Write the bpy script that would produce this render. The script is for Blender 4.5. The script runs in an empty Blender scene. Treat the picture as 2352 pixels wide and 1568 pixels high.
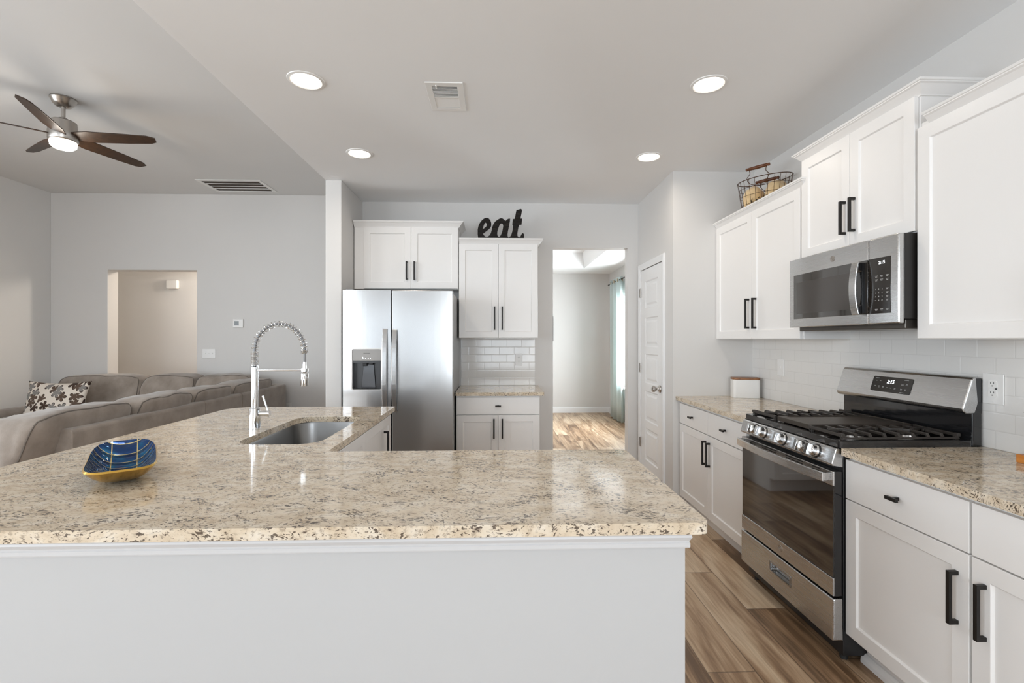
import bpy, bmesh, math, random
from mathutils import Vector, Matrix, noise
random.seed(7)
PI = math.pi
S = bpy.context.scene
COL = S.collection

# ------------------------------------------------------------------ camera, world, exposure, daylight
EYE = 1.372
FPX = 1097.0
YAW = math.atan(36.0 / FPX)
cd = bpy.data.cameras.new('camera'); cam = bpy.data.objects.new('camera', cd); COL.objects.link(cam)
cam.location = (0, 0, EYE); cam.rotation_euler = (PI / 2, 0, -YAW)
cd.sensor_width = 36.0; cd.lens = FPX / 2352 * 36.0; cd.shift_y = -5.0 / 2352; cd.clip_start = 0.05; cd.clip_end = 100
S.camera = cam
S.view_settings.view_transform = 'Standard'; S.view_settings.look = 'None'
S.view_settings.exposure = 0.15; S.view_settings.gamma = 1.0
S.view_settings.use_curve_mapping = False
S.cycles.use_denoising = True
S.cycles.max_bounces = 10; S.cycles.diffuse_bounces = 6; S.cycles.glossy_bounces = 5
S.cycles.transmission_bounces = 6; S.cycles.transparent_max_bounces = 10
S.cycles.sample_clamp_indirect = 6.0; S.cycles.caustics_reflective = False; S.cycles.caustics_refractive = False

w = bpy.data.worlds.new('sky'); S.world = w; w.use_nodes = True
bg = w.node_tree.nodes['Background']; bg.inputs[0].default_value = (0.80, 0.90, 1.0, 1); bg.inputs[1].default_value = 1.5

def area(name, loc, rot, sx, sy, radiance, color):
    l = bpy.data.lights.new(name, 'AREA'); l.shape = 'RECTANGLE'; l.size = sx; l.size_y = sy
    l.energy = radiance * PI * sx * sy; l.color = color
    o = bpy.data.objects.new(name, l); COL.objects.link(o); o.location = loc; o.rotation_euler = rot
    return o
DAY = (0.86, 0.935, 1.0)
# openings: rear wall (x0, x1, z0, z1) behind the viewer, left wall, added for side light, (y0, y1, z0, z1)
RW = [(-5.45, -3.75, 0.45, 2.55), (-3.35, -0.90, 0.05, 2.30), (-0.50, 1.85, 0.60, 2.40)]
LW = [(-2.6, -0.4, 0.45, 2.55), (0.4, 2.6, 0.45, 2.55)]
DAYL, DAYW, PATIO = 8.0, 9.0, 0.85
for n_, (x0, x1, z0, z1) in zip(('daylight_rear_window', 'daylight_patio_door', 'daylight_nook_window'), RW):
    area(n_, ((x0 + x1) / 2, -3.32, (z0 + z1) / 2), (PI / 2, 0, 0), x1 - x0, z1 - z0, PATIO if 'patio' in n_ else DAYL, DAY)
for y0, y1, z0, z1 in LW:
    area('daylight_added_left', (-6.0, (y0 + y1) / 2, (z0 + z1) / 2), (PI / 2, 0, -PI / 2), y1 - y0, z1 - z0, DAYW, DAY)  # unseen left-wall openings, added to throw more daylight across the rooms
area('daylight_dining_window', (2.42, 7.2, 1.33), (PI / 2, 0, PI / 2), 1.5, 1.5, 27, (0.90, 0.96, 1.0))
LAMP = (1.0, 0.89, 0.76)

# ------------------------------------------------------------------ node helpers and materials
def lin(c):
    return tuple(((x / 12.92) if x <= 0.04045 else ((x + 0.055) / 1.055) ** 2.4) for x in c)
def srgb(r, g, b):
    return lin((r / 255.0, g / 255.0, b / 255.0)) + (1.0,)

class NT:
    def __init__(s, name):
        s.m = bpy.data.materials.new(name); s.m.use_nodes = True
        s.t = s.m.node_tree; s.b = s.t.nodes['Principled BSDF']
    def n(s, typ, props=None, **ins):
        nd = s.t.nodes.new(typ)
        for k, v in (props or {}).items(): setattr(nd, k, v)
        for k, v in ins.items():
            key = int(k[1:]) if k[0] == '_' else k.replace('_', ' ')
            s.put(nd.inputs[key], v)
        return nd
    def put(s, sock, v):
        if isinstance(v, bpy.types.NodeSocket): s.t.links.new(v, sock)
        elif isinstance(v, bpy.types.Node): s.t.links.new(v.outputs[0], sock)
        else: sock.default_value = v
    def P(s, **k):
        for a, v in k.items(): s.put(s.b.inputs[a.replace('_', ' ')], v)
        return s.m
    def math(s, op, a, b=None, c=None):
        nd = s.t.nodes.new('ShaderNodeMath'); nd.operation = op
        s.put(nd.inputs[0], a)
        if b is not None: s.put(nd.inputs[1], b)
        if c is not None: s.put(nd.inputs[2], c)
        return nd.outputs[0]
    def mix(s, f, a, b):
        nd = s.t.nodes.new('ShaderNodeMix'); nd.data_type = 'RGBA'
        s.put(nd.inputs[0], f); s.put(nd.inputs[6], a); s.put(nd.inputs[7], b)
        return nd.outputs[2]
    def ramp(s, f, pts):
        nd = s.t.nodes.new('ShaderNodeValToRGB'); s.put(nd.inputs[0], f)
        e = nd.color_ramp.elements
        while len(e) > 1: e.remove(e[-1])
        e[0].position, e[0].color = pts[0][0], pts[0][1]
        for p, c in pts[1:]:
            q = e.new(p); q.color = c
        return nd.outputs[0]
    def pos(s): return s.t.nodes.new('ShaderNodeNewGeometry').outputs['Position']
    def obj(s): return s.t.nodes.new('ShaderNodeTexCoord').outputs['Object']
    def scale(s, v, sc, loc=(0, 0, 0), rot=(0, 0, 0)):
        return s.n('ShaderNodeMapping', Vector=v, Scale=sc, Location=loc, Rotation=rot).outputs[0]
    def noise(s, v, sc, det=2.0, rough=0.5, dist=0.0):
        return s.n('ShaderNodeTexNoise', Vector=v, Scale=sc, Detail=det, Roughness=rough, Distortion=dist)
    def bump(s, h, strength=0.2, dist=0.01):
        return s.n('ShaderNodeBump', Height=h, Strength=strength, Distance=dist).outputs[0]
BW0, BW1 = (0, 0, 0, 1), (1, 1, 1, 1)

def plain(name, col, rough=0.5, metal=0.0, coat=0.0, bumps=None, spec=None):
    k = NT(name); k.P(Base_Color=col, Roughness=rough, Metallic=metal)
    if coat: k.P(Coat_Weight=coat, Coat_Roughness=0.05)
    if spec is not None: k.P(Specular_IOR_Level=spec)
    if bumps:
        n = k.noise(k.pos(), bumps[0], 3.0); k.P(Normal=k.bump(n.outputs[0], bumps[1], 0.002))
    return k.m
def paint(name, col, rough=0.6):
    k = NT(name); n = k.noise(k.pos(), 2.5, 2.0)
    c = k.mix(n.outputs[0], tuple(x * 0.985 for x in col[:3]) + (1,), tuple(min(1, x * 1.015) for x in col[:3]) + (1,))
    f = k.noise(k.pos(), 260.0, 2.0)
    k.P(Base_Color=c, Roughness=rough, Normal=k.bump(f.outputs[0], 0.06, 0.002))
    return k.m

M = {}
M['wall'] = paint('wall_paint', (0.66, 0.645, 0.628, 1), 0.55)
M['wall_left'] = paint('wall_paint_lit', (0.74, 0.73, 0.715, 1), 0.55)  # same wall paint, lightened: brighter light on this wall put into the colour
M['ceil_shaded'] = paint('ceiling_paint_shaded', (0.72, 0.715, 0.705, 1), 0.8)  # ceiling paint darkened over the living room, its shade put into the colour
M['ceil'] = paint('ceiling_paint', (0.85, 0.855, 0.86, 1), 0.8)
M['trim'] = paint('trim_paint', (0.80, 0.80, 0.80, 1), 0.3)
M['cab'] = paint('cabinet_white', (0.82, 0.805, 0.79, 1), 0.32)
M['cabin'] = plain('cabinet_inside', (0.55, 0.53, 0.50, 1), 0.6)
M['black'] = plain('black_metal', (0.012, 0.010, 0.009, 1), 0.42, 0.3)
M['plastic_white'] = plain('white_plastic', (0.80, 0.79, 0.77, 1), 0.35)
M['plate'] = plain('switch_plate', (0.78, 0.77, 0.755, 1), 0.3)
M['slot'] = plain('dark_slot', (0.05, 0.05, 0.05, 1), 0.5)
M['chrome'] = plain('chrome', (0.80, 0.81, 0.82, 1), 0.07, 1.0)
M['nickel'] = plain('brushed_nickel', (0.46, 0.43, 0.40, 1), 0.30, 1.0)
M['gloss_black'] = plain('gloss_black_enamel', (0.010, 0.010, 0.011, 1), 0.10, 0.0, 0.5)
M['iron'] = plain('cast_iron', (0.042, 0.035, 0.030, 1), 0.40, 0.2, bumps=(600, 0.2))
M['griddle'] = plain('griddle_iron', (0.055, 0.043, 0.034, 1), 0.42, 0.3, bumps=(500, 0.1))
M['rubber'] = plain('rubber_black', (0.02, 0.02, 0.02, 1), 0.6)
M['hose'] = plain('hose_grey', (0.24, 0.24, 0.245, 1), 0.4)
M['door'] = plain('door_paint', (0.78, 0.775, 0.77, 1), 0.28)
M['dark_void'] = plain('dark_opening', (0.006, 0.006, 0.006, 1), 0.9)

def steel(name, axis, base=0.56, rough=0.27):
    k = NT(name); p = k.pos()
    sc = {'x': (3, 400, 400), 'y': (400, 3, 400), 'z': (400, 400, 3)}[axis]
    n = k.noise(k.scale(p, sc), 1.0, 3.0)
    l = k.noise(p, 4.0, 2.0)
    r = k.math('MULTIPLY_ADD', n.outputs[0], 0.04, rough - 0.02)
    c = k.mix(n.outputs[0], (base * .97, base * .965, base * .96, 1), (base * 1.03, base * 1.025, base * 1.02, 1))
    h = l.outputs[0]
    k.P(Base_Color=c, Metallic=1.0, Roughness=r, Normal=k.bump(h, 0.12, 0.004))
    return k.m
M['steel_h'] = steel('brushed_steel_horizontal_y', 'y')
M['steel_x'] = steel('brushed_steel_horizontal_x', 'x', 0.47, 0.24)
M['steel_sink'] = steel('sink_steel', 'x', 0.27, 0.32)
M['steel_side'] = plain('fridge_side_grey', (0.30, 0.30, 0.30, 1), 0.35, 0.6)

def emis(name, col, strength):
    k = NT(name); k.P(Base_Color=col, Emission_Color=col, Emission_Strength=strength); return k.m
M['lamp_on'] = emis('lamp_diffuser_lit', (1.0, 0.93, 0.82, 1), 9.0)
M['digit'] = emis('display_digits', (0.92, 0.96, 1.0, 1), 3.0)
M['marking'] = plain('panel_print', (0.55, 0.55, 0.54, 1), 0.5)

def granite():
    k = NT('granite'); p = k.pos()
    wv = k.noise(p, 4.0, 2.0)
    off = k.n('ShaderNodeVectorMath', {'operation': 'SCALE'}, Vector=wv.outputs[1], Scale=0.12).outputs[0]
    q = k.n('ShaderNodeVectorMath', {'operation': 'ADD'}, _0=p, _1=off).outputs[0]
    q = k.scale(q, (0.82, 1.2, 1.2), rot=(0, 0, 0.35))
    clouds = k.noise(q, 20.0, 4.0, 0.6)
    base = k.ramp(clouds.outputs[0], [(0.30, (0.54, 0.43, 0.305, 1)), (0.50, (0.665, 0.56, 0.425, 1)), (0.70, (0.745, 0.67, 0.56, 1))])
    grey = k.noise(q, 85.0, 4.0, 0.66, 0.3)
    g = k.ramp(grey.outputs[0], [(0.53, BW0), (0.63, BW1)])
    c1 = k.mix(k.math('MULTIPLY', g, 0.62), base, (0.27, 0.205, 0.15, 1))
    q2 = k.scale(q, (0.80, 1.12, 1.1), loc=(3.1, 1.7, 0.4))
    clus = k.noise(q2, 13.0, 2.0)
    dk = k.noise(q2, 125.0, 2.5, 0.6, 0.35)
    s = k.math('ADD', dk.outputs[0], k.math('MULTIPLY', k.math('SUBTRACT', clus.outputs[0], 0.5), 0.42))
    d = k.ramp(s, [(0.588, BW0), (0.628, BW1)])
    c2 = k.mix(k.math('MULTIPLY', d, 0.88), c1, (0.045, 0.028, 0.020, 1))
    k.P(Base_Color=c2, Roughness=0.09, Specular_IOR_Level=0.5)
    return k.m
M['granite'] = granite()

def floor_mat():
    k = NT('plank_floor'); p = k.pos()
    sx = k.n('ShaderNodeSeparateXYZ', Vector=p); X, Y = sx.outputs[0], sx.outputs[1]
    W, L = 0.203, 1.22
    u = k.math('DIVIDE', k.math('SUBTRACT', X, 0.868), W)
    row = k.math('FLOOR', u); fu = k.math('SUBTRACT', u, row)
    v = k.math('DIVIDE', k.math('ADD', k.math('SUBTRACT', Y, 1.94), k.math('MULTIPLY', row, 0.385)), L)
    pl = k.math('FLOOR', v); fv = k.math('SUBTRACT', v, pl)
    cmb = k.n('ShaderNodeCombineXYZ', X=row, Y=pl).outputs[0]
    wn = k.n('ShaderNodeTexWhiteNoise', {'noise_dimensions': '3D'}, Vector=cmb)
    r = wn.outputs[0]; rc = wn.outputs[1]
    sh = k.n('ShaderNodeVectorMath', {'operation': 'SCALE'}, Vector=rc, Scale=17.0).outputs[0]
    q = k.n('ShaderNodeVectorMath', {'operation': 'ADD'}, _0=p, _1=sh).outputs[0]
    g1 = k.noise(k.scale(q, (26, 1.6, 1)), 1.0, 5.0, 0.62, 0.8)
    g2 = k.noise(k.scale(q, (6, 0.9, 1)), 1.0, 3.0, 0.55, 1.2)
    g3 = k.noise(k.scale(q, (120, 5, 1)), 1.0, 3.0, 0.6)
    t = k.math('ADD', k.math('MULTIPLY', g1.outputs[0], 0.45), k.math('MULTIPLY', g2.outputs[0], 0.55))
    t = k.math('ADD', t, k.math('MULTIPLY', k.math('SUBTRACT', r, 0.5), 0.16))
    c = k.ramp(t, [(0.36, srgb(104, 80, 58)), (0.45, srgb(150, 121, 93)), (0.54, srgb(184, 157, 128)), (0.64, srgb(208, 186, 158))])
    c = k.mix(k.math('MULTIPLY', k.ramp(g3.outputs[0], [(0.5, BW0), (0.75, BW1)]), 0.35), c, srgb(92, 68, 48))
    eu = k.math('MINIMUM', fu, k.math('SUBTRACT', 1.0, fu)); ev = k.math('MINIMUM', fv, k.math('SUBTRACT', 1.0, fv))
    gap = k.math('MINIMUM', k.math('MULTIPLY', eu, W), k.math('MULTIPLY', ev, L))
    gm = k.ramp(gap, [(0.0010, BW1), (0.0024, BW0)])
    c = k.mix(k.math('MULTIPLY', gm, 0.75), c, srgb(58, 42, 30))
    k.P(Base_Color=c, Roughness=k.math('MULTIPLY_ADD', g1.outputs[0], 0.2, 0.28), Normal=k.bump(k.math('SUBTRACT', k.math('MULTIPLY', g3.outputs[0], 0.3), gm), 0.15, 0.002))
    return k.m
M['floor'] = floor_mat()

def tile(name, ax):
    k = NT(name); p = k.pos(); sx = k.n('ShaderNodeSeparateXYZ', Vector=p)
    a = k.math('SUBTRACT', sx.outputs[0] if ax == 'x' else sx.outputs[1], -0.196 if ax == 'x' else 1.70)
    b = k.math('SUBTRACT', sx.outputs[2], 0.914)
    v = k.n('ShaderNodeCombineXYZ', X=a, Y=b).outputs[0]
    br = k.n('ShaderNodeTexBrick', {'offset': 0.5, 'squash': 1.0}, Vector=v, Color1=(0.74, 0.725, 0.705, 1), Color2=(0.725, 0.71, 0.69, 1),
             Mortar=(0.66, 0.645, 0.625, 1), Scale=1.0, Mortar_Size=0.0016, Mortar_Smooth=0.1, Bias=0.0, Brick_Width=0.1495, Row_Height=0.0762)
    br2 = k.n('ShaderNodeTexBrick', {'offset': 0.5, 'squash': 1.0}, Vector=v, Color1=BW1, Color2=BW1,
             Mortar=BW0, Scale=1.0, Mortar_Size=0.005, Mortar_Smooth=1.0, Bias=0.0, Brick_Width=0.1495, Row_Height=0.0762)
    wv = k.noise(p, 9.0, 1.0)
    h = k.math('ADD', br2.outputs[0], k.math('MULTIPLY', wv.outputs[0], 0.35))
    k.P(Base_Color=br.outputs[0], Roughness=0.10, Normal=k.bump(h, 0.16, 0.003))
    return k.m
M['tile_x'] = tile('subway_tile_back', 'x'); M['tile_y'] = tile('subway_tile_side', 'y')

def fabric(name, c0, c1):
    k = NT(name); p = k.pos(); n = k.noise(p, 7.0, 4.0, 0.6); f = k.noise(p, 350.0, 2.0)
    c = k.ramp(n.outputs[0], [(0.3, c0), (0.7, c1)])
    k.P(Base_Color=c, Roughness=0.9, Sheen_Weight=0.35, Sheen_Roughness=0.5, Normal=k.bump(f.outputs[0], 0.25, 0.003))
    return k.m
M['sofa'] = fabric('taupe_microfibre', (0.225, 0.187, 0.156, 1), (0.345, 0.293, 0.250, 1))
M['piping'] = fabric('dark_piping', (0.12, 0.098, 0.08, 1), (0.15, 0.125, 0.104, 1))
M['throw'] = fabric('cream_plush', (0.62, 0.56, 0.48, 1), (0.74, 0.68, 0.60, 1))

def wood(name, c0, c1, sc=(40, 4, 40)):
    k = NT(name); n = k.noise(k.scale(k.obj(), sc), 1.0, 4.0, 0.6, 0.6)
    k.P(Base_Color=k.ramp(n.outputs[0], [(0.3, c0), (0.7, c1)]), Roughness=0.4); return k.m
M['wood_lid'] = wood('acacia_lid', srgb(104, 62, 30), srgb(150, 98, 52))
M['wood_grip'] = wood('brown_wood', srgb(70, 34, 12), srgb(112, 62, 26))
M['wood_tray'] = wood('honey_wood', srgb(176, 104, 40), srgb(206, 138, 66))
M['blade'] = wood('walnut_blade', srgb(44, 29, 18), srgb(66, 45, 29), (30, 30, 30))
M['wire'] = plain('rusty_wire', srgb(74, 46, 24), 0.5, 0.6)
M['galv'] = plain('galvanised', (0.36, 0.37, 0.37, 1), 0.38, 0.8, bumps=(60, 0.2))
M['leaf'] = plain('leaf_green', srgb(46, 58, 34), 0.5)
M['bun'] = fabric('cream_crust', srgb(206, 170, 118), srgb(238, 214, 172))
M['brass'] = plain('brass_ring', srgb(176, 150, 104), 0.3, 1.0)
M['signwood'] = plain('sign_black', (0.010, 0.008, 0.007, 1), 0.5)
def eatmat():
    k = NT('corrugated_black_metal'); sx = k.n('ShaderNodeSeparateXYZ', Vector=k.pos())
    h = k.math('SINE', k.math('MULTIPLY', sx.outputs[2], 2 * PI / 0.0125))
    k.P(Base_Color=(0.012, 0.010, 0.009, 1), Roughness=0.45, Normal=k.bump(h, 0.8, 0.004)); return k.m
M['eat'] = eatmat()
def curtain_mat():
    k = NT('teal_curtain'); f = k.noise(k.pos(), 300.0, 2.0)
    k.P(Base_Color=srgb(222, 229, 226), Roughness=0.85, Normal=k.bump(f.outputs[0], 0.15, 0.002))
    tr = k.n('ShaderNodeBsdfTranslucent', Color=srgb(222, 236, 237)); mx = k.n('ShaderNodeMixShader', _0=0.45, _1=k.b.outputs[0], _2=tr.outputs[0])
    k.t.links.new(mx.outputs[0], k.t.nodes['Material Output'].inputs[0]); return k.m
M['curtain'] = curtain_mat()
def glass(name, tint=(1, 1, 1, 1), refl=0.08):
    k = NT(name); tr = k.n('ShaderNodeBsdfTransparent', Color=tint); gl = k.n('ShaderNodeBsdfGlossy', Color=BW1, Roughness=0.02)
    mx = k.n('ShaderNodeMixShader', _0=refl, _1=tr.outputs[0], _2=gl.outputs[0])
    k.t.links.new(mx.outputs[0], k.t.nodes['Material Output'].inputs[0]); return k.m
M['pane'] = glass('window_glass')
M['oven_glass'] = plain('oven_glass', (0.013, 0.010, 0.008, 1), 0.035, 0.0, 0.8, spec=0.9)
M['mw_glass'] = plain('microwave_glass', (0.022, 0.018, 0.015, 1), 0.06, 0.0, 0.6, spec=0.7)
M['panel_glass'] = plain('control_glass', (0.018, 0.014, 0.011, 1), 0.12)
M['disp_grey'] = plain('dispenser_grey', (0.27, 0.255, 0.24, 1), 0.35, 0.4)
M['clear'] = glass('clear_plastic', (0.55, 0.55, 0.57, 1), 0.25)

def bowlmat():
    k = NT('blue_enamel'); o = k.obj(); sx = k.n('ShaderNodeSeparateXYZ', Vector=o); X, Y = sx.outputs[0], sx.outputs[1]
    # leaf pattern: two long gold ribs and curved gold cross veins
    a = k.math('ABSOLUTE', k.math('SUBTRACT', k.math('ABSOLUTE', X), 0.036))
    l1 = k.math('LESS_THAN', a, 0.0016)
    yy = k.math('SUBTRACT', Y, k.math('MULTIPLY', k.math('MULTIPLY', X, X), 3.2))
    t = k.math('FRACT', k.math('ADD', k.math('DIVIDE', yy, 0.030), 50.3))
    d = k.math('MINIMUM', t, k.math('SUBTRACT', 1.0, t))
    l2 = k.math('LESS_THAN', d, 0.038)
    f = k.math('MAXIMUM', l1, l2)
    n = k.noise(o, 14.0, 3.0)
    blue = k.ramp(n.outputs[0], [(0.30, (0.002, 0.012, 0.060, 1)), (0.50, (0.003, 0.040, 0.150, 1)), (0.70, (0.004, 0.150, 0.290, 1))])
    c = k.mix(f, blue, (0.62, 0.50, 0.22, 1))
    h = k.math('SUBTRACT', k.math('MULTIPLY', k.math('SINE', k.math('MULTIPLY', t, PI)), 1.0), 0.0)
    k.P(Base_Color=c, Roughness=0.07, Coat_Weight=0.3, Coat_Roughness=0.03, Metallic=0.55, Normal=k.bump(h, 0.9, 0.010))
    return k.m
M['bowl_in'] = bowlmat(); M['gold'] = plain('gold_leaf', (0.72, 0.45, 0.10, 1), 0.26, 1.0, bumps=(25, 0.1))

def pillowmat():
    k = NT('floral_print'); o = k.obj()
    q = k.scale(o, (1, 0, 1))
    v = k.n('ShaderNodeTexVoronoi', {'voronoi_dimensions': '3D', 'feature': 'F1'}, Vector=q, Scale=8.5, Randomness=0.85)
    loc = k.n('ShaderNodeVectorMath', {'operation': 'SUBTRACT'}, _0=k.n('ShaderNodeVectorMath', {'operation': 'SCALE'}, Vector=q, Scale=1.0).outputs[0],
              _1=v.outputs['Position']).outputs[0]
    sx = k.n('ShaderNodeSeparateXYZ', Vector=loc)
    ang = k.math('ARCTAN2', sx.outputs[2], sx.outputs[0])
    rad = k.math('SQRT', k.math('ADD', k.math('POWER', sx.outputs[0], 2.0), k.math('POWER', sx.outputs[2], 2.0)))
    pet = k.math('ABSOLUTE', k.math('COSINE', k.math('MULTIPLY', ang, 2.5)))
    R = k.math('MULTIPLY_ADD', k.math('POWER', pet, 0.6), 0.045, 0.012)
    inn = k.math('LESS_THAN', rad, R)
    inn2 = k.math('LESS_THAN', rad, k.math('MULTIPLY', R, 0.82))
    hue = k.n('ShaderNodeSeparateColor', Color=v.outputs['Color'])
    cc = k.ramp(hue.outputs[0], [(0.0, srgb(92, 74, 62)), (0.34, srgb(92, 74, 62)), (0.36, srgb(132, 128, 124)), (0.68, srgb(132, 128, 124)), (0.70, srgb(64, 46, 36))])
    cc.node.color_ramp.interpolation = 'CONSTANT'
    c = k.mix(inn, srgb(224, 214, 202), srgb(58, 42, 34)); c = k.mix(inn2, c, cc)
    k.P(Base_Color=c, Roughness=0.85); return k.m
M['floral'] = pillowmat()

# ------------------------------------------------------------------ geometry helpers
class F:
    """Local frame: a along the width, b up, d outwards from the front."""
    def __init__(s, o, face):
        s.o = Vector(o); s.face = face
        s.A, s.D = {'-y': (Vector((1, 0, 0)), Vector((0, -1, 0))), '-x': (Vector((0, -1, 0)), Vector((-1, 0, 0))),
                    '+x': (Vector((0, 1, 0)), Vector((1, 0, 0))), '+y': (Vector((-1, 0, 0)), Vector((0, 1, 0)))}[face]
        s.B = Vector((0, 0, 1))
    def __call__(s, a, b, d=0.0): return s.o + s.A * a + s.B * b + s.D * d
    def at(s, a, b, d):
        g = F(s(a, b, d), s.face); return g

def fillet(pts, radii, n=6):
    out = []; N = len(pts)
    if not isinstance(radii, (list, tuple)): radii = [radii] * N
    for i in range(N):
        p = Vector(pts[i]); r = radii[i]
        if r <= 0: out.append((p.x, p.y)); continue
        a = (Vector(pts[i - 1]) - p); b = (Vector(pts[(i + 1) % N]) - p)
        la, lb = a.length, b.length; a.normalize(); b.normalize()
        ang = a.angle(b); t = min(r / math.tan(ang / 2), la * .49, lb * .49); r2 = t * math.tan(ang / 2)
        bis = (a + b).normalized(); c = p + bis * (r2 / math.sin(ang / 2))
        s0 = p + a * t - c; s1 = p + b * t - c
        a0 = math.atan2(s0.y, s0.x); a1 = math.atan2(s1.y, s1.x); da = (a1 - a0 + PI) % (2 * PI) - PI
        for j in range(n + 1):
            q = a0 + da * j / n; out.append((c.x + r2 * math.cos(q), c.y + r2 * math.sin(q)))
    return out

class MB:
    def __init__(s): s.v = []; s.f = []; s.sm = []
    def add(s, vs, fs, smooth=False):
        o = len(s.v); s.v += [Vector(x) for x in vs]; s.f += [[i + o for i in f] for f in fs]; s.sm += [smooth] * len(fs); return s
    def box(s, x0, x1, y0, y1, z0, z1):
        v = [(x, y, z) for x in (x0, x1) for y in (y0, y1) for z in (z0, z1)]
        return s.add(v, [(0, 1, 3, 2), (4, 6, 7, 5), (0, 4, 5, 1), (2, 3, 7, 6), (0, 2, 6, 4), (1, 5, 7, 3)])
    def fbox(s, f, a0, a1, b0, b1, d0, d1):
        v = [f(a, b, d) for a in (a0, a1) for b in (b0, b1) for d in (d0, d1)]
        return s.add(v, [(0, 1, 3, 2), (4, 6, 7, 5), (0, 4, 5, 1), (2, 3, 7, 6), (0, 2, 6, 4), (1, 5, 7, 3)])
    def tube(s, path, r, n=10, closed=False, caps=True):
        path = [Vector(p) for p in path]; N = len(path)
        rr = r if isinstance(r, (list, tuple)) else [r] * N
        rings = []; up = None
        for i in range(N):
            if closed: t = path[(i + 1) % N] - path[i - 1]
            else: t = path[min(i + 1, N - 1)] - path[max(i - 1, 0)]
            t.normalize()
            if up is None:
                up = Vector((0, 0, 1)) if abs(t.z) < 0.9 else Vector((1, 0, 0))
            x = up - t * up.dot(t)
            if x.length < 1e-6: x = t.orthogonal()
            x.normalize(); y = t.cross(x); up = x
            rings.append([path[i] + (x * math.cos(2 * PI * j / n) + y * math.sin(2 * PI * j / n)) * rr[i] for j in range(n)])
        v = [p for ring in rings for p in ring]; fs = []
        for i in range(N if closed else N - 1):
            a, b = i * n, ((i + 1) % N) * n
            for j in range(n): fs.append((a + j, a + (j + 1) % n, b + (j + 1) % n, b + j))
        if not closed and caps:
            fs.append(tuple(range(n))); fs.append(tuple(range((N - 1) * n, N * n)))
        return s.add(v, fs, True)
    def lathe(s, prof, c, axis=(0, 0, 1), n=32, cap=True):
        ax = Vector(axis).normalized(); x = ax.orthogonal().normalized(); y = ax.cross(x); c = Vector(c)
        v = []; fs = []
        for r, h in prof:
            for j in range(n):
                a = 2 * PI * j / n; v.append(c + ax * h + (x * math.cos(a) + y * math.sin(a)) * r)
        for i in range(len(prof) - 1):
            for j in range(n): fs.append((i * n + j, i * n + (j + 1) % n, (i + 1) * n + (j + 1) % n, (i + 1) * n + j))
        if cap:
            fs.append(tuple(range(n))); fs.append(tuple(range((len(prof) - 1) * n, len(prof) * n)))
        return s.add(v, fs, True)
    def poly(s, outer, mp, d0, d1, holes=()):
        """Extrude a 2D outline with holes; mp(a, b, d) gives the world point."""
        bm = bmesh.new(); es = []
        for loop in [outer] + list(holes):
            vs = [bm.verts.new((p[0], p[1], 0)) for p in loop]
            es += [bm.edges.new((vs[i], vs[(i + 1) % len(vs)])) for i in range(len(vs))]
        bmesh.ops.triangle_fill(bm, use_beauty=True, edges=es)
        bm.verts.index_update(); V = [x.co.copy() for x in bm.verts]; T = [[q.index for q in x.verts] for x in bm.faces]; bm.free()
        n = len(V)
        vs = [mp(p.x, p.y, d0) for p in V] + [mp(p.x, p.y, d1) for p in V]
        fs = [t[::-1] for t in T] + [[i + n for i in t] for t in T]
        o = 0
        for loop in [outer] + list(holes):
            k = len(loop)
            for i in range(k): fs.append((o + i, o + (i + 1) % k, o + (i + 1) % k + n, o + i + n))
            o += k
        return s.add(vs, fs)
    def sweep(s, pts, prof, mp, ends=True):
        """Sweep a profile of (out, up) along plan points; mp(x, y, up)."""
        N = len(pts); rings = []
        for i in range(N):
            def nrm(p, q):
                d = Vector((q[0] - p[0], q[1] - p[1])).normalized(); return Vector((-d.y, d.x))
            if i == 0: m = nrm(pts[0], pts[1])
            elif i == N - 1: m = nrm(pts[-2], pts[-1])
            else:
                n0, n1 = nrm(pts[i - 1], pts[i]), nrm(pts[i], pts[i + 1]); m = (n0 + n1); m = m / max(1e-6, m.dot(n0))
            rings.append([mp(pts[i][0] + m.x * o, pts[i][1] + m.y * o, u) for o, u in prof])
        k = len(prof); v = [p for r in rings for p in r]; fs = []
        for i in range(N - 1):
            for j in range(k): fs.append((i * k + j, i * k + (j + 1) % k, (i + 1) * k + (j + 1) % k, (i + 1) * k + j))
        if ends: fs += [tuple(range(k)), tuple(range((N - 1) * k, N * k))]
        return s.add(v, fs)
    def door(s, f, a0, a1, b0, b1, d0, d1, st=0.057, rec=0.009):
        """Shaker door: flat frame, recessed flat panel."""
        ring = [(a0, b0), (a1, b0), (a1, b1), (a0, b1)]
        inn = [(a0 + st, b0 + st), (a1 - st, b0 + st), (a1 - st, b1 - st), (a0 + st, b1 - st)]
        e = 0.004
        inn2 = [(a0 + st + e, b0 + st + e), (a1 - st - e, b0 + st + e), (a1 - st - e, b1 - st - e), (a0 + st + e, b1 - st - e)]
        v = [f(a, b, d0) for a, b in ring] + [f(a, b, d1) for a, b in ring] + [f(a, b, d1) for a, b in inn] + [f(a, b, d1 - rec) for a, b in inn2]
        fs = [(0, 3, 2, 1)]
        for i in range(4):
            j = (i + 1) % 4
            fs += [(i, j, 4 + j, 4 + i), (4 + i, 4 + j, 8 + j, 8 + i), (8 + i, 8 + j, 12 + j, 12 + i)]
        fs.append((12, 13, 14, 15)); return s.add(v, fs)
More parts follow.
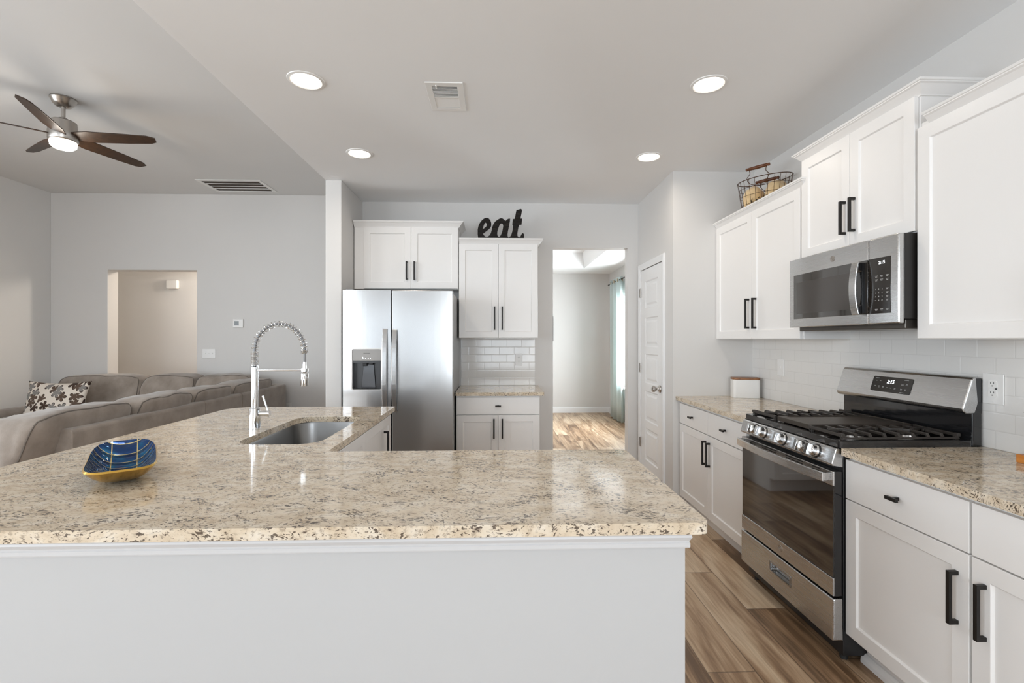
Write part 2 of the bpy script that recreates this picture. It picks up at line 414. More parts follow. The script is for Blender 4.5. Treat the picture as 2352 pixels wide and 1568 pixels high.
    def build(s, name, mat, parent=None, bevel=0.0, seg=2, smooth=None, sub=0):
        org = wloc(parent) if parent else Vector((0, 0, 0))
        me = bpy.data.meshes.new(name); me.from_pydata([tuple(v - org) for v in s.v], [], s.f)
        bm = bmesh.new(); bm.from_mesh(me); bmesh.ops.recalc_face_normals(bm, faces=bm.faces); bm.to_mesh(me); bm.free()
        if smooth is None: smooth = any(s.sm)
        if smooth:
            me.polygons.foreach_set('use_smooth', [True] * len(me.polygons)); me.set_sharp_from_angle(angle=math.radians(38))
        me.materials.append(M[mat] if isinstance(mat, str) else mat)
        o = bpy.data.objects.new(name, me); COL.objects.link(o)
        if parent: o.parent = parent
        if bevel:
            b = o.modifiers.new('bevel', 'BEVEL'); b.width = bevel; b.segments = seg; b.limit_method = 'ANGLE'; b.angle_limit = math.radians(35)
            b.harden_normals = False
        if sub:
            q = o.modifiers.new('sub', 'SUBSURF'); q.levels = sub; q.render_levels = sub
        return o

def wloc(o):
    p = Vector((0, 0, 0))
    while o: p = p + o.location; o = o.parent
    return p
def tag(o, label, cat, group=None):
    o['label'] = label; o['category'] = cat
    if group: o['group'] = group
    return o
def thing(name, label, cat, loc, group=None):
    o = bpy.data.objects.new(name, None); COL.objects.link(o); o.location = loc; o.empty_display_size = 0.05
    return tag(o, label, cat, group)
def struct(o): o['kind'] = 'structure'; return o
def text(s, size, f, a, b, d, mat, parent, name, depth=0.0006, align='CENTER', shear=0.0):
    c = bpy.data.curves.new(name, 'FONT'); c.body = s; c.size = size; c.align_x = align; c.align_y = 'CENTER'; c.extrude = depth / 2; c.shear = shear
    t = bpy.data.objects.new(name, c); COL.objects.link(t)
    me = bpy.data.meshes.new_from_object(t.evaluated_get(bpy.context.evaluated_depsgraph_get()))
    bpy.data.objects.remove(t)
    mb = MB(); mb.add([f(a + v.co.x, b + v.co.y, d + v.co.z) for v in me.vertices], [list(p.vertices) for p in me.polygons])
    bpy.data.meshes.remove(me)
    if parent is None: return mb
    return mb.build(name, mat, parent)
def bez(p, n=10):
    """Catmull-Rom through points, closed=False."""
    p = [Vector(x) for x in p]; out = []
    for i in range(len(p) - 1):
        p0 = p[max(i - 1, 0)]; p1 = p[i]; p2 = p[i + 1]; p3 = p[min(i + 2, len(p) - 1)]
        for j in range(n):
            t = j / n
            out.append(0.5 * ((2 * p1) + (p2 - p0) * t + (2 * p0 - 5 * p1 + 4 * p2 - p3) * t * t + (3 * p1 - p0 - 3 * p2 + p3) * t ** 3))
    out.append(p[-1]); return out
def smoothloop(p, n=4):
    N = len(p); out = []
    for i in range(N):
        p0, p1, p2, p3 = [Vector(p[(i + k) % N]) for k in (-1, 0, 1, 2)]
        for j in range(n):
            t = j / n
            q = 0.5 * ((2 * p1) + (p2 - p0) * t + (2 * p0 - 5 * p1 + 4 * p2 - p3) * t * t + (3 * p1 - p0 - 3 * p2 + p3) * t ** 3); out.append((q.x, q.y))
    return out
XY = lambda x, y, d: (x, y, d)

# ------------------------------------------------------------------ the setting
CEIL, LIV = 2.73, 3.26
XW, YB = 2.09, 4.76
struct(MB().box(-6.0, 2.6, -3.3, 9.2, -0.1, 0.0).build('floor', 'floor'))
struct(MB().box(-1.456, 2.30, -3.3, 4.87, CEIL, 3.45).build('ceiling_kitchen', 'ceil'))
struct(MB().box(-6.0, -1.456, -3.3, 6.51, LIV, 3.45).build('ceiling_living', 'ceil_shaded'))
struct(MB().box(-1.456, -1.32, 4.12, 6.51, 0, CEIL).box(-1.456, -1.33, 4.87, 6.51, CEIL, LIV).build('wall_partition', 'wall', bevel=0.006))
def notch(mb, a0, a1, top, o0, o1, oh, mp, d0, d1): mb.poly([(a0, 0), (o0, 0), (o0, oh), (o1, oh), (o1, 0), (a1, 0), (a1, top), (a0, top)], mp, d0, d1)
mb = MB(); notch(mb, -1.32, 2.30, CEIL, .566, 1.321, 2.287, lambda a, b, d: (a, d, b), YB, YB + .11)
struct(mb.build('wall_back', 'wall'))
struct(MB().box(XW, XW + .2, -3.3, 4.76, 0, CEIL).build('wall_right', 'wall'))
struct(MB().box(1.535, XW, 3.815, 3.93, 0, CEIL).build('wall_pantry_front', 'wall'))
mb = MB(); notch(mb, 3.815, YB, CEIL, 4.046, 4.66, 2.045, lambda a, b, d: (d, a, b), 1.425, 1.535)
struct(mb.build('wall_pantry_side', 'wall'))
# living room back wall with a cased-less opening, and its left wall
mb = MB(); notch(mb, -5.735, -1.456, LIV, -5.021, -3.892, 2.27, lambda a, b, d: (a, d, b), 6.34, 6.515)
struct(mb.build('wall_living_back', 'wall', bevel=0.006))
mb = MB(); mb.poly([(-3.3, 0), (7.6, 0), (7.6, LIV + .1), (-3.3, LIV + .1)], lambda a, b, d: (d, a, b), -5.935, -5.735, [[(q[0], q[2]), (q[1], q[2]), (q[1], q[3]), (q[0], q[3])] for q in LW])
struct(mb.build('wall_left', 'wall_left'))
struct(MB().box(-5.735, -1.456, 7.4, 7.55, 0, 2.60).build('wall_hall_back', 'wall'))
struct(MB().box(-5.735, -1.456, 6.515, 7.55, 2.60, 2.70).build('ceiling_hall', 'ceil'))
struct(MB().box(-2.3, -2.2, 6.515, 7.4, 0, 2.60).build('wall_hall_end', 'wall'))
# rear wall behind the viewer, with a patio door and two windows
mb = MB(); Y0, Y1 = -3.25, -3.1
def holes_wall(mb, x0, x1, z0, z1, y0, y1, hs):
    outer = [(x0, z0), (x1, z0), (x1, z1), (x0, z1)]
    mb.poly(outer, lambda a, b, d: (a, d, b), y0, y1, [[(h[0], h[2]), (h[1], h[2]), (h[1], h[3]), (h[0], h[3])] for h in hs])
holes_wall(mb, -5.94, XW, -0.01, LIV + .1, Y0, Y1, RW)
struct(mb.build('wall_rear', 'wall'))
def window(name, f, w, h, mull, fw=0.05):
    """f at the lower left corner of the opening; frame, mullions, one pane mesh."""
    mb = MB()
    mb.fbox(f, 0, fw, 0, h, -.07, 0).fbox(f, w - fw, w, 0, h, -.07, 0).fbox(f, fw, w - fw, 0, fw, -.07, 0).fbox(f, fw, w - fw, h - fw, h, -.07, 0)
    for k in mull: mb.fbox(f, *k, -.06, -.01)
    root = struct(mb.build(name, 'trim', bevel=0.003))
    MB().fbox(f, fw, w - fw, fw, h - fw, -.04, -.034).build('pane', 'pane', root)
    return root
for i, (x0, x1, z0, z1) in enumerate(RW):
    W, Hh = x1 - x0, z1 - z0
    f = F((x1, Y1 - .02, z0), '+y')
    mull = [(W / 2 - .03, W / 2 + .03, .05, Hh - .05)] if i == 1 else [(.05, W - .05, Hh / 2 - .02, Hh / 2 + .02), (W / 2 - .03, W / 2 + .03, .05, Hh - .05)]
    window('door_2' if i == 1 else ('window_1' if i == 0 else 'window_2'), f, W, Hh, mull)

for i, (y0, y1, z0, z1) in enumerate(LW):
    window('window_%d' % (4 + i), F((-5.76, y0, z0), '+x'), y1 - y0, z1 - z0, [(.05, y1 - y0 - .05, (z1 - z0) / 2 - .02, (z1 - z0) / 2 + .02), ((y1 - y0) / 2 - .03, (y1 - y0) / 2 + .03, .05, z1 - z0 - .05)])  # unseen windows, added to bring in side light
# dining room beyond the doorway
DR = 2.12
mb = MB(); DW = (6.5, 7.96, 0.58, 2.08)
mb.poly([(YB + .11, 0), (9.0, 0), (9.0, 2.60), (YB + .11, 2.60)], lambda a, b, d: (d, a, b), DR, DR + .15, [[(DW[0], DW[2]), (DW[1], DW[2]), (DW[1], DW[3]), (DW[0], DW[3])]])
struct(mb.build('wall_dining_right', 'wall'))
struct(MB().box(-1.33, DR, 8.9, 9.05, 0, 2.60).build('wall_dining_back', 'wall'))
struct(MB().box(-1.33, -1.23, YB + .11, 8.9, 0, 2.60).build('wall_dining_left', 'wall'))
mb = MB(); TX0, TX1, TY0, TY1 = -0.75, 1.52, 5.5, 8.22
mb.poly([(-1.33, YB + .11), (DR + .15, YB + .11), (DR + .15, 9.05), (-1.33, 9.05)], XY, 2.60, 2.64, [[(TX0, TY0), (TX1, TY0), (TX1, TY1), (TX0, TY1)]])
e = .04
A_ = [(TX0, TY0), (TX1, TY0), (TX1, TY1), (TX0, TY1)]; B_ = [(TX0 + e, TY0 + e), (TX1 - e, TY0 + e), (TX1 - e, TY1 - e), (TX0 + e, TY1 - e)]
mb.add([(x, y, 2.64) for x, y in A_] + [(x, y, 2.86) for x, y in B_], [(0, 1, 5, 4), (1, 2, 6, 5), (2, 3, 7, 6), (3, 0, 4, 7), (4, 5, 6, 7)])
struct(mb.build('ceiling_dining', 'ceil'))
BPROF = [(0, 0), (.014, 0), (.014, .085), (.008, .10), (0, .10)]
struct(MB().sweep([(DR, 8.9), (-1.23, 8.9)], [(o, u) for o, u in BPROF], lambda x, y, u: (x, y + 0, u)).build('baseboard_dining_back', 'trim'))
mb = MB(); mb.box(DR - .014, DR, YB + .11, 8.886, 0, .10)
struct(mb.build('baseboard_dining_right', 'trim'))
f = F((DR + .03, DW[1], DW[2]), '-x')
wr = window('window_3', f, DW[1] - DW[0], DW[3] - DW[2], [(.05, DW[1] - DW[0] - .05, .73, .77)])
MB().box(DR - .05, DR + .02, DW[0] - .05, DW[1] + .05, DW[2] - .03, DW[2]).build('sill', 'trim', wr, bevel=.003)

# recessed half wall under the peninsula bar, with its moulding
struct(MB().box(-1.74, 0.4927, 1.232, 1.36, 0, 0.884).build('wall_island', plain('wall_paint_dimmed', (0.50, 0.50, 0.50, 1), 0.55)))  # same wall paint, darkened in colour to hold down the light falling on it
MP = [(0, -.052), (.009, -.052), (.010, -.049), (.010, -.040), (.008, -.038), (.0085, -.034), (.011, -.030), (.014, -.024), (.013, -.019), (.0145, -.014), (.018, -.009), (.0195, -.007), (.0195, 0), (0, 0)]
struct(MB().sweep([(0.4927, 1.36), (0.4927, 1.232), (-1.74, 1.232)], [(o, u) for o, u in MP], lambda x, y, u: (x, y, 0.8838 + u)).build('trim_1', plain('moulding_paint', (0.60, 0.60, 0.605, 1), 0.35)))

# pantry door in the side wall: slab, five raised panels, casing, hinges, knob
f = F((1.425, 4.66, 0), '-x')                     # a runs from the hinge side towards the viewer
DWD = 0.614
dr = struct(MB().fbox(f, 0.002, DWD - .002, 0.012, 2.04, -.045, -.008).build('door_1', 'door'))
def panel(mb, f, a0, a1, b0, b1, d):
    e1, e2, e3 = .012, .03, .05
    L = [[(a0 + e, b0 + e), (a1 - e, b0 + e), (a1 - e, b1 - e), (a0 + e, b1 - e)] for e in (0, e1, e2, e3)]
    D = [d, d - .008, d - .008, d - .001]
    v = [f(a, b, dd) for l, dd in zip(L, D) for a, b in l]; fs = []
    for k in range(3):
        for i in range(4): fs.append((k * 4 + i, k * 4 + (i + 1) % 4, k * 4 + 4 + (i + 1) % 4, k * 4 + 4 + i))
    fs.append((12, 13, 14, 15)); mb.add(v, fs)
# face skin with the five panels cut in
zs = [0.23, 0.575, 0.92, 1.265, 1.61]; ph = 0.265
pz = [(0.225, 0.53), (0.60, 0.885), (0.955, 1.235), (1.30, 1.58), (1.665, 1.925)]
mb = MB(); O = [(0.003, .013), (DWD - .003, .013), (DWD - .003, 2.039), (0.003, 2.039)]
mb.poly(O, lambda a, b, d: f(a, b, d), -.0078, -.0005, [[(.125, z0), (DWD - .125, z0), (DWD - .125, z1), (.125, z1)] for z0, z1 in pz])
for z0, z1 in pz: panel(mb, f, .125, DWD - .125, z0, z1, -.0005)
mb.build('door_panel', 'door', dr)
CP = [(0, 0), (.057, 0), (.057, .012), (.045, .017), (.030, .015), (.012, .010), (0, .008)]
mb = MB()
def casing(mb, f, a0, a1, top):
    P = [(a0, 0), (a0, top), (a1, top), (a1, 0)]
    mb.sweep(P, [(o, u) for o, u in CP], lambda x, y, u: f(x, y, u))
casing(mb, f, 0, DWD, 2.045)
struct(mb.build('trim_2', 'trim'))
for z in (1.826, 1.094, 0.366):
    h = MB().fbox(f, -.004, .004, z - .044, z + .044, -.006, .004); h.tube([f(0, z - .046, .004), f(0, z + .046, .004)], .006, 8)
    h.fbox(f, -.028, -.002, z - .044, z + .044, .0125, .0145)
    h.build('hinge', 'nickel', dr)
kb = MB(); kb.lathe([(.031, 0), (.033, .004), (.030, .009), (.014, .013), (.011, .030), (.016, .038), (.026, .048), (.0285, .058), (.026, .068), (.016, .075), (.002, .077)], f(.548, .94, -.0005), f.D)
kb.build('knob', 'nickel', dr)

# backsplashes
t = struct(MB().box(-.349, .384, YB - .009, YB, 0.9145, 1.384).build('wall_tile_back', 'tile_x'))
t = struct(MB().box(XW - .009, XW, -1.0, 3.815, 0.9145, 1.45).build('wall_tile_right', 'tile_y'))

# ------------------------------------------------------------------ cabinets
def pull(f, a, b, d, L, parent, vert=True):
    """Square bar pull, centre at (a, b), on a face at depth d."""
    h = .0065; mb = MB(); so = .032
    if vert:
        mb.fbox(f, a - h, a + h, b - L / 2, b + L / 2, d + so - .011, d + so)
        for sgn in (-1, 1):
            c = b + sgn * (L / 2 - h); mb.fbox(f, a - h, a + h, c - h, c + h, d, d + so - .010)
    else:
        mb.fbox(f, a - L / 2, a + L / 2, b - h, b + h, d + so - .011, d + so); mb.fbox(f, a - .006, a + .006, b - .006, b + .006, d, d + so - .010)
    return mb.build('handle' if vert else 'knob', 'black', parent, bevel=.001)

CROWN = [(0, -.055), (.006, -.055), (.008, -.050), (.013, -.044), (.034, -.018), (.042, -.0135), (.042, -.010), (.047, -.008), (.050, 0), (0, 0)]
def cabinet(name, label, f, w, zb, zt, depth, doors=(), drawers=(), toe=0.0, crown=None, cat='cabinet', group=None, hollow=False):
    t = thing(name, label, cat, f(w / 2, 0 if toe else zb, -depth / 2), group)
    mb = MB(); z0 = toe or zb
    if hollow:
        mb.fbox(f, 0, .018, z0, zt, -depth, 0).fbox(f, w - .018, w, z0, zt, -depth, 0).fbox(f, .018, w - .018, z0, z0 + .018, -depth, 0).fbox(f, .018, w - .018, z0 + .018, zt, -depth, -depth + .012).fbox(f, .018, w - .018, zt - .03, zt, -.018, 0)
    else: mb.fbox(f, 0, w, z0, zt, -depth, 0)
    mb.build('body', 'cab', t, bevel=.001)
    if toe:
        MB().fbox(f, 0.0, w, 0, toe, -depth + .02, -.075).build('toe_kick', 'cab', t)
    for a0, a1, b0, b1, hd in doors:
        d = MB().door(f, a0, a1, b0, b1, .0015, .0205).build('door', 'cab', t, bevel=.0015)
        if hd: pull(f, hd[0], hd[1], .0205, hd[2], d)
    for a0, a1, b0, b1, kn in drawers:
        d = MB().fbox(f, a0, a1, b0, b1, .0015, .0205).build('drawer', 'cab', t, bevel=.0015)
        if kn: pull(f, (a0 + a1) / 2, kn, .0205, .05, d, False)
    if crown:
        MB().sweep(crown[0], [(o, u) for o, u in CROWN], lambda a, d, u: f(a, crown[1] + u, d)).build('crown_moulding', 'cab', t)
    return t
g = .0015
# right run, uppers (front plane X = 1.80, door faces 1.78)
f = F((1.80, 3.812, 0), '-x'); w = 1.075
cabinet('wall_cabinet', 'white two-door wall cabinet in the right corner with a wire basket on top', f, w, 1.372, 2.286, .287,
        doors=[(.002, .535 - g, 1.376, 2.262, (.502, 1.553, .21)), (.535 + g, 1.068, 1.376, 2.262, (.594, 1.551, .21))],
        crown=([(0, -.0), (w, 0), (w, -.287)], 2.305))
f = F((1.80, 2.733, 0), '-x'); w = .766
cabinet('wall_cabinet', 'raised white two-door wall cabinet above the microwave, taller than its neighbours', f, w, 1.83, 2.43, .287,
        doors=[(.003, .383 - g, 1.834, 2.407, (.352, 1.990, .17)), (.383 + g, .757, 1.834, 2.407, (.416, 1.992, .17))],
        crown=([(0, -.287), (0, 0), (w, 0), (w, -.287)], 2.458))
f = F((1.80, 1.965, 0), '-x'); w = 1.067
cabinet('wall_cabinet', 'white wall cabinet at the right edge of the picture, nearest the viewer', f, w, 1.372, 2.286, .287,
        doors=[(.002, .533 - g, 1.376, 2.262, (.496, 1.50, .21)), (.533 + g, w - .002, 1.376, 2.262, (.571, 1.50, .21))],
        crown=([(.052, 0), (w, 0), (w, -.287)], 2.305))
# right run, base units (carcass front X = 1.493, door faces 1.473)
f = F((1.4935, 3.812, 0), '-x'); w = 1.075
cabinet('base_cabinet', 'white base cabinet with two drawers and two doors, in the corner left of the range', f, w, 0, .884, .59, toe=.115,
        doors=[(.015, .53 - g, .125, .70, (.50, .575, .168)), (.53 + g, 1.045, .125, .70, (.56, .573, .168))],
        drawers=[(.015, .53 - g, .706, .862, .785), (.53 + g, 1.045, .706, .862, .785)])
f = F((1.4935, 1.970, 0), '-x'); w = 1.067
cabinet('base_cabinet', 'white base cabinet with drawers and doors, right of the range nearest the viewer', f, w, 0, .884, .59, toe=.115,
        doors=[(.002, .528, .133, .699, (.489, .548, .170)), (.536, w - .002, .133, .699, (.577, .548, .170))],
        drawers=[(.002, .528, .704, .866, .787), (.536, w - .002, .704, .866, .787)])
mb = MB(); tx = 1.5685
struct(MB().sweep([(tx, 1.985), (tx, .90)], [(-o, u) for o, u in [(0, 0), (.018, 0), (.0175, .008), (.013, .014), (.006, .018), (0, .019)]], lambda x, y, u: (x, y, u * 2.2)).build('trim_3', 'trim'))
# back wall
f = F((-1.312, 4.46, 0), '-y'); w = .96
cabinet('wall_cabinet', 'raised white two-door wall cabinet above the fridge', f, w, 1.838, 2.43, .298,
        doors=[(.09, .525 - g, 1.842, 2.405, (.487, 2.005, .17)), (.525 + g, .957, 1.842, 2.405, (.558, 2.003, .17))],
        crown=([(0.001, 0), (w, 0), (w, -.298)], 2.462))
f = F((-.348, 4.46, 0), '-y'); w = .735
cabinet('wall_cabinet', 'white two-door wall cabinet with the eat sign on top, right of the fridge', f, w, 1.384, 2.286, .298,
        doors=[(.002, .3675 - g, 1.386, 2.255, (.332, 1.568, .215)), (.3675 + g, .733, 1.386, 2.255, (.403, 1.568, .215))],
        crown=([(0.004, 0), (w, 0), (w, -.298)], 2.308))
f = F((-.348, 4.168, 0), '-y'); w = .727
cabinet('base_cabinet', 'white base cabinet with one wide drawer and two doors, right of the fridge', f, w, 0, .884, .59, toe=.115,
        doors=[(.003, .3635 - g, .125, .714, (.327, .60, .168)), (.3635 + g, .724, .125, .714, (.400, .60, .168))],
        drawers=[(.003, .724, .720, .868, .795)])
# peninsula units behind the half wall
f = F((-.735, 2.02, 0), '+x'); w = 1.24
cabinet('base_cabinet', 'white sink base cabinet under the peninsula, black pull at its far end', f, w, 0, .884, .50, toe=.115,
        hollow=True, doors=[(.003, .62 - g, .125, .862, (.10, .70, .168)), (.62 + g, w - .003, .125, .862, (1.06 - .02, .705, .168))])
f = F((0.45, 1.93, 0), '+y'); w = 1.15
cabinet('base_cabinet', 'white base cabinet behind the half wall of the peninsula', f, w, 0, .884, .565, toe=.115,
        doors=[(.003, .573, .125, .862, (.53, .70, .168)), (.577, w - .003, .125, .862, (.62, .70, .168))])

# ------------------------------------------------------------------ worktops
def slab(name, label, outline, holes=(), z0=.884, z1=.914):
    return tag(MB().poly(outline, XY, z0, z1, holes).build(name, 'granite', bevel=.004, seg=2), label, 'countertop')
pts = [(-1.775, 1.178), (.535, 1.178), (.535, 1.975), (-.690, 1.975), (-.690, 3.285), (-1.775, 3.285)]
out = fillet(pts, [.02, .022, .035, .03, .012, .14], 7)
sink_hole = fillet([(-1.155, 2.115), (-.785, 2.115), (-.785, 2.865), (-1.155, 2.865)], .10, 8)
slab('countertop', 'speckled beige granite peninsula countertop with a sink cut into it', out, [sink_hole])
slab('countertop', 'speckled granite countertop left of the range, under the white box', fillet([(1.448, 2.735), (XW - .009, 2.735), (XW - .009, 3.8145), (1.448, 3.8145)], [.003, 0, 0, .003]))
slab('countertop', 'speckled granite countertop right of the range, nearest the viewer', fillet([(1.448, .88), (XW - .009, .88), (XW - .009, 1.968), (1.448, 1.968)], [.003, 0, 0, .012]))
slab('countertop', 'small granite countertop against the back wall, right of the fridge', fillet([(-.354, 4.125), (.415, 4.125), (.415, YB - .009), (-.354, YB - .009)], [.012, .012, 0, 0]))

# sink
sk = thing('sink', 'stainless steel undermount sink in the peninsula countertop', 'sink', (-.97, 2.49, .70))
n = 9; ring = []
def rr(inset, r): return fillet([(-1.165 + inset, 2.105 + inset), (-.775 - inset, 2.105 + inset), (-.775 - inset, 2.875 - inset), (-1.165 + inset, 2.875 - inset)], r, 8)
lv = [(-.012, .10, .8835), (0.002, .10, .8835), (.006, .10, .868), (.014, .095, .72), (.03, .085, .695), (.06, .06, .685)]
v = []; fs = []; K = len(rr(0, .1))
for ins, r, z in lv: v += [(x, y, z) for x, y in rr(ins, r)]
for i in range(len(lv) - 1):
    for j in range(K): fs.append((i * K + j, i * K + (j + 1) % K, (i + 1) * K + (j + 1) % K, (i + 1) * K + j))
fs.append(tuple(range((len(lv) - 1) * K, len(lv) * K)))
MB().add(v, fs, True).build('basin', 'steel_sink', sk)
MB().lathe([(.045, 0), (.045, .003), (.036, .003), (.030, -.0005)], (-.97, 2.49, .6853)).build('drain', 'chrome', sk)

# faucet
FX, FY = -1.227, 2.469
fa = thing('faucet', 'chrome spring-neck kitchen faucet beside the sink', 'faucet', (FX, FY, .914))
MB().lathe([(.030, 0), (.030, .003), (.0275, .004), (.0275, .107), (.025, .110), (.0185, .111)], (FX, FY, .914)).build('base', 'chrome', fa)
MB().lathe([(.0175, .108), (.0175, .318), (.013, .322)], (FX, FY, .914)).build('post', 'chrome', fa)
arcR = .125; zc = 1.318
path = [(FX, FY, 1.232), (FX, FY, 1.27)] + [(FX + arcR - arcR * math.cos(a), FY, zc + arcR * 1.06 * math.sin(a)) for a in [i * PI / 40 for i in range(41)]] + [(FX + 2 * arcR, FY, 1.27), (FX + 2 * arcR, FY, 1.24)]
MB().tube(path, .0068, 12).build('hose', 'hose', fa)
def coil(p, R, pitch_fn, r):
    """helix around a path given by points"""
    P = [Vector(q) for q in p]; L = [0]
    for i in range(1, len(P)): L.append(L[-1] + (P[i] - P[i - 1]).length)
    def at(s):
        i = 1
        while i < len(P) - 1 and L[i] < s: i += 1
        t = (s - L[i - 1]) / max(1e-9, L[i] - L[i - 1]); return P[i - 1].lerp(P[i], t), (P[i] - P[i - 1]).normalized()
    out = []; s = 0; ang = 0; N = 16
    while s < L[-1]:
        c, tg = at(s); y = Vector((0, 1, 0)); x = y.cross(tg).normalized()
        out.append(c + (x * math.cos(ang) + y * math.sin(ang)) * R); ang += 2 * PI / N; s += pitch_fn(s) / N
    return out
MB().tube(coil([(FX, FY, 1.236), (FX, FY, 1.31)], .0165, lambda s: .0062, .0024), .0026, 6).build('spring', 'chrome', fa)
arc = [(FX + arcR - arcR * math.cos(a), FY, zc + arcR * 1.06 * math.sin(a)) for a in [i * PI / 40 for i in range(41)]]
MB().tube(coil(arc, .0155, lambda s: .0172, .002), .0021, 6).build('spring', 'chrome', fa)
MB().tube(coil([(FX + 2 * arcR, FY, 1.318), (FX + 2 * arcR, FY, 1.299)], .0155, lambda s: .0055, .0024), .0024, 6).build('spring', 'chrome', fa)
hx = FX + 2 * arcR
MB().lathe([(.0105, 0), (.012, .002), (.0085, .045), (.0085, .05)], (hx, FY, 1.206)).build('connector', 'chrome', fa)
MB().lathe([(.019, 0), (.0195, .002), (.0195, .062), (.016, .066), (.012, .072), (.012, .090)], (hx, FY, 1.134)).build('spray_head', 'chrome', fa)
MB().tube([(FX + .016, FY, 1.216), (hx - .018, FY, 1.216)], .0065, 12).lathe([(.0185, 0), (.0185, .016)], (hx, FY, 1.208), cap=True).build('support_arm', 'chrome', fa)
vb = MB().tube([(FX + .02, FY, .995), (FX + .068, FY, .995)], .0125, 16); vb.tube([(FX + .064, FY, .995), (FX + .076, FY, .995)], .0155, 16)
vb.build('valve', 'chrome', fa)
MB().tube([(FX + .066, FY, 1.005), (FX + .040, FY, 1.085)], [.004, .0055], 10).build('lever', 'chrome', fa)

# ------------------------------------------------------------------ range
ra = thing('range', 'stainless gas range with black cooktop and oven, between the two right countertops', 'stove', (1.75, 2.3515, 0))
YF, YN = 2.7305, 1.9725          # far side, near side
f = F((1.468, YF, 0), '-x'); W = YF - YN
mb = MB(); mb.fbox(f, .002, W - .002, .03, .912, -.585, 0); mb.build('body', plain('range_side', (0.012, 0.012, 0.013, 1), .35), ra, bevel=.002)
for a in (.04, W - .04):
    for d in (-.03, -.52): MB().lathe([(.016, 0), (.016, .032)], f(a, 0, d), n=14).build('foot', 'rubber', ra)
# storage drawer with a recessed pull
fo = [(0, .096), (W, .096), (W, .274), (0, .274)]; hp = [(W / 2 - .085, .175), (W / 2 + .085, .175), (W / 2 + .085, .222), (W / 2 - .085, .222)]
dw = MB().poly(fo, lambda a, b, d: f(a, b, d), .0, .046, [hp]).fbox(f, W / 2 - .085, W / 2 + .085, .175, .222, .0, .018).build('drawer', 'steel_h', ra, bevel=.006, seg=3)
mb = MB(); r = fillet([(W / 2 - .089, .171), (W / 2 + .089, .171), (W / 2 + .089, .226), (W / 2 - .089, .226)], .004, 3); q = fillet([(W / 2 - .083, .177), (W / 2 + .083, .177), (W / 2 + .083, .220), (W / 2 - .083, .220)], .003, 3)
mb.poly(r, lambda a, b, d: f(a, b, d), .044, .049, [q]); mb.build('handle', 'nickel', dw)
# oven door
od = MB().fbox(f, .004, W - .004, .282, .812, .003, .038).build('oven_door', 'gloss_black', ra, bevel=.003)
MB().fbox(f, .006, W - .006, .362, .750, .038, .0415).build('window', 'oven_glass', od, bevel=.001)
MB().fbox(f, .003, W - .003, .284, .360, .036, .044).build('lower_trim', 'steel_h', od, bevel=.002)
mb = MB(); mb.fbox(f, .003, W - .003, .751, .812, .034, .044)
mb.build('upper_trim', 'steel_h', od, bevel=.003)
for c in (.10, .26, .47, .63):
    ww = .055 if c in (.10, .63) else .13
    for z in (.790, .801): MB().fbox(f, c - ww / 2 + .02, c + ww / 2 + .02, z, z + .0045, .043, .0446).build('vent_slot', 'dark_void', od)
N = 24; P = []
for i in range(N + 1):
    t_ = i / N; a = .018 + (W - .036) * t_; P.append((a, .080 + .022 * (1 - (2 * t_ - 1) ** 2)))
prof = P + [(a, d - .012) for a, d in P[::-1]]
hb = MB().poly(prof, lambda a, d, z: f(a, z, d), .766, .806); hb.fbox(f, .018, .034, .768, .804, .043, .0725); hb.fbox(f, W - .034, W - .018, .768, .804, .043, .0725)
hb.build('handle', 'steel_h', od, bevel=.003)
def badge(parent, f, a, b, d, r):
    mb = MB(); mb.lathe([(r, 0), (r, .0018), (r * .86, .0018), (r * .86, .0009), (.0005, .0009)], f(a, b, d), f.D, 28)
    c1 = [f(a + r * .55 * math.cos(t) * (1 - .25 * t / 5), b + r * .55 * math.sin(t) * (1 - .12 * t), d + .0012) for t in [i * 5.2 / 18 for i in range(19)]]
    mb.tube(c1, r * .07, 6); mb.tube([f(a - r * .1, b + r * .35, d + .0012), f(a + r * .3, b - r * .05, d + .0012), f(a, b - r * .5, d + .0012)], r * .06, 6)
    return mb.build('badge', 'nickel', parent)
badge(od, f, W / 2, .325, .044, .016)
# control panel with knobs
pr = [(-.0, .828), (.048, .836), (.051, .846), (.034, .905), (.030, .910), (0, .910)]
cp = MB().add([f(a, z, d) for a in (0.001, W - .001) for d, z in pr], [(0, 1, 2, 3, 4, 5), (6, 7, 8, 9, 10, 11)] + [(i, (i + 1) % 6, 6 + (i + 1) % 6, 6 + i) for i in range(6)]).build('control_panel', 'steel_h', ra, bevel=.004, seg=3)
nd = (f.D * .96 + Vector((0, 0, 1)) * .28).normalized()
for yk in (2.58, 2.50, 2.33, 2.165, 2.085):
    a = YF - yk; c = f(a, .874, .040)
    kn = MB(); kn.lathe([(.0275, .004), (.0275, .012), (.0255, .014), (.0245, .034), (.020, .036)], c, nd, 30)
    side = Vector((0, 1, 0)); upv = nd.cross(side).normalized()
    vs = []
    for sa in (-.0095, .0095):
        for sb in (-.0245, .0245):
            for h in (.012, .052): vs.append(c + side * sa + upv * sb + nd * h)
    kn.add(vs, [(0, 1, 3, 2), (4, 6, 7, 5), (0, 4, 5, 1), (2, 3, 7, 6), (0, 2, 6, 4), (1, 5, 7, 3)])
    k = kn.build('knob', 'chrome', ra, bevel=.0015)
    MB().lathe([(.033, .0005), (.033, .0035), (.0275, .0042)], c, nd, 30).build('knob_ring', 'gloss_black', k)
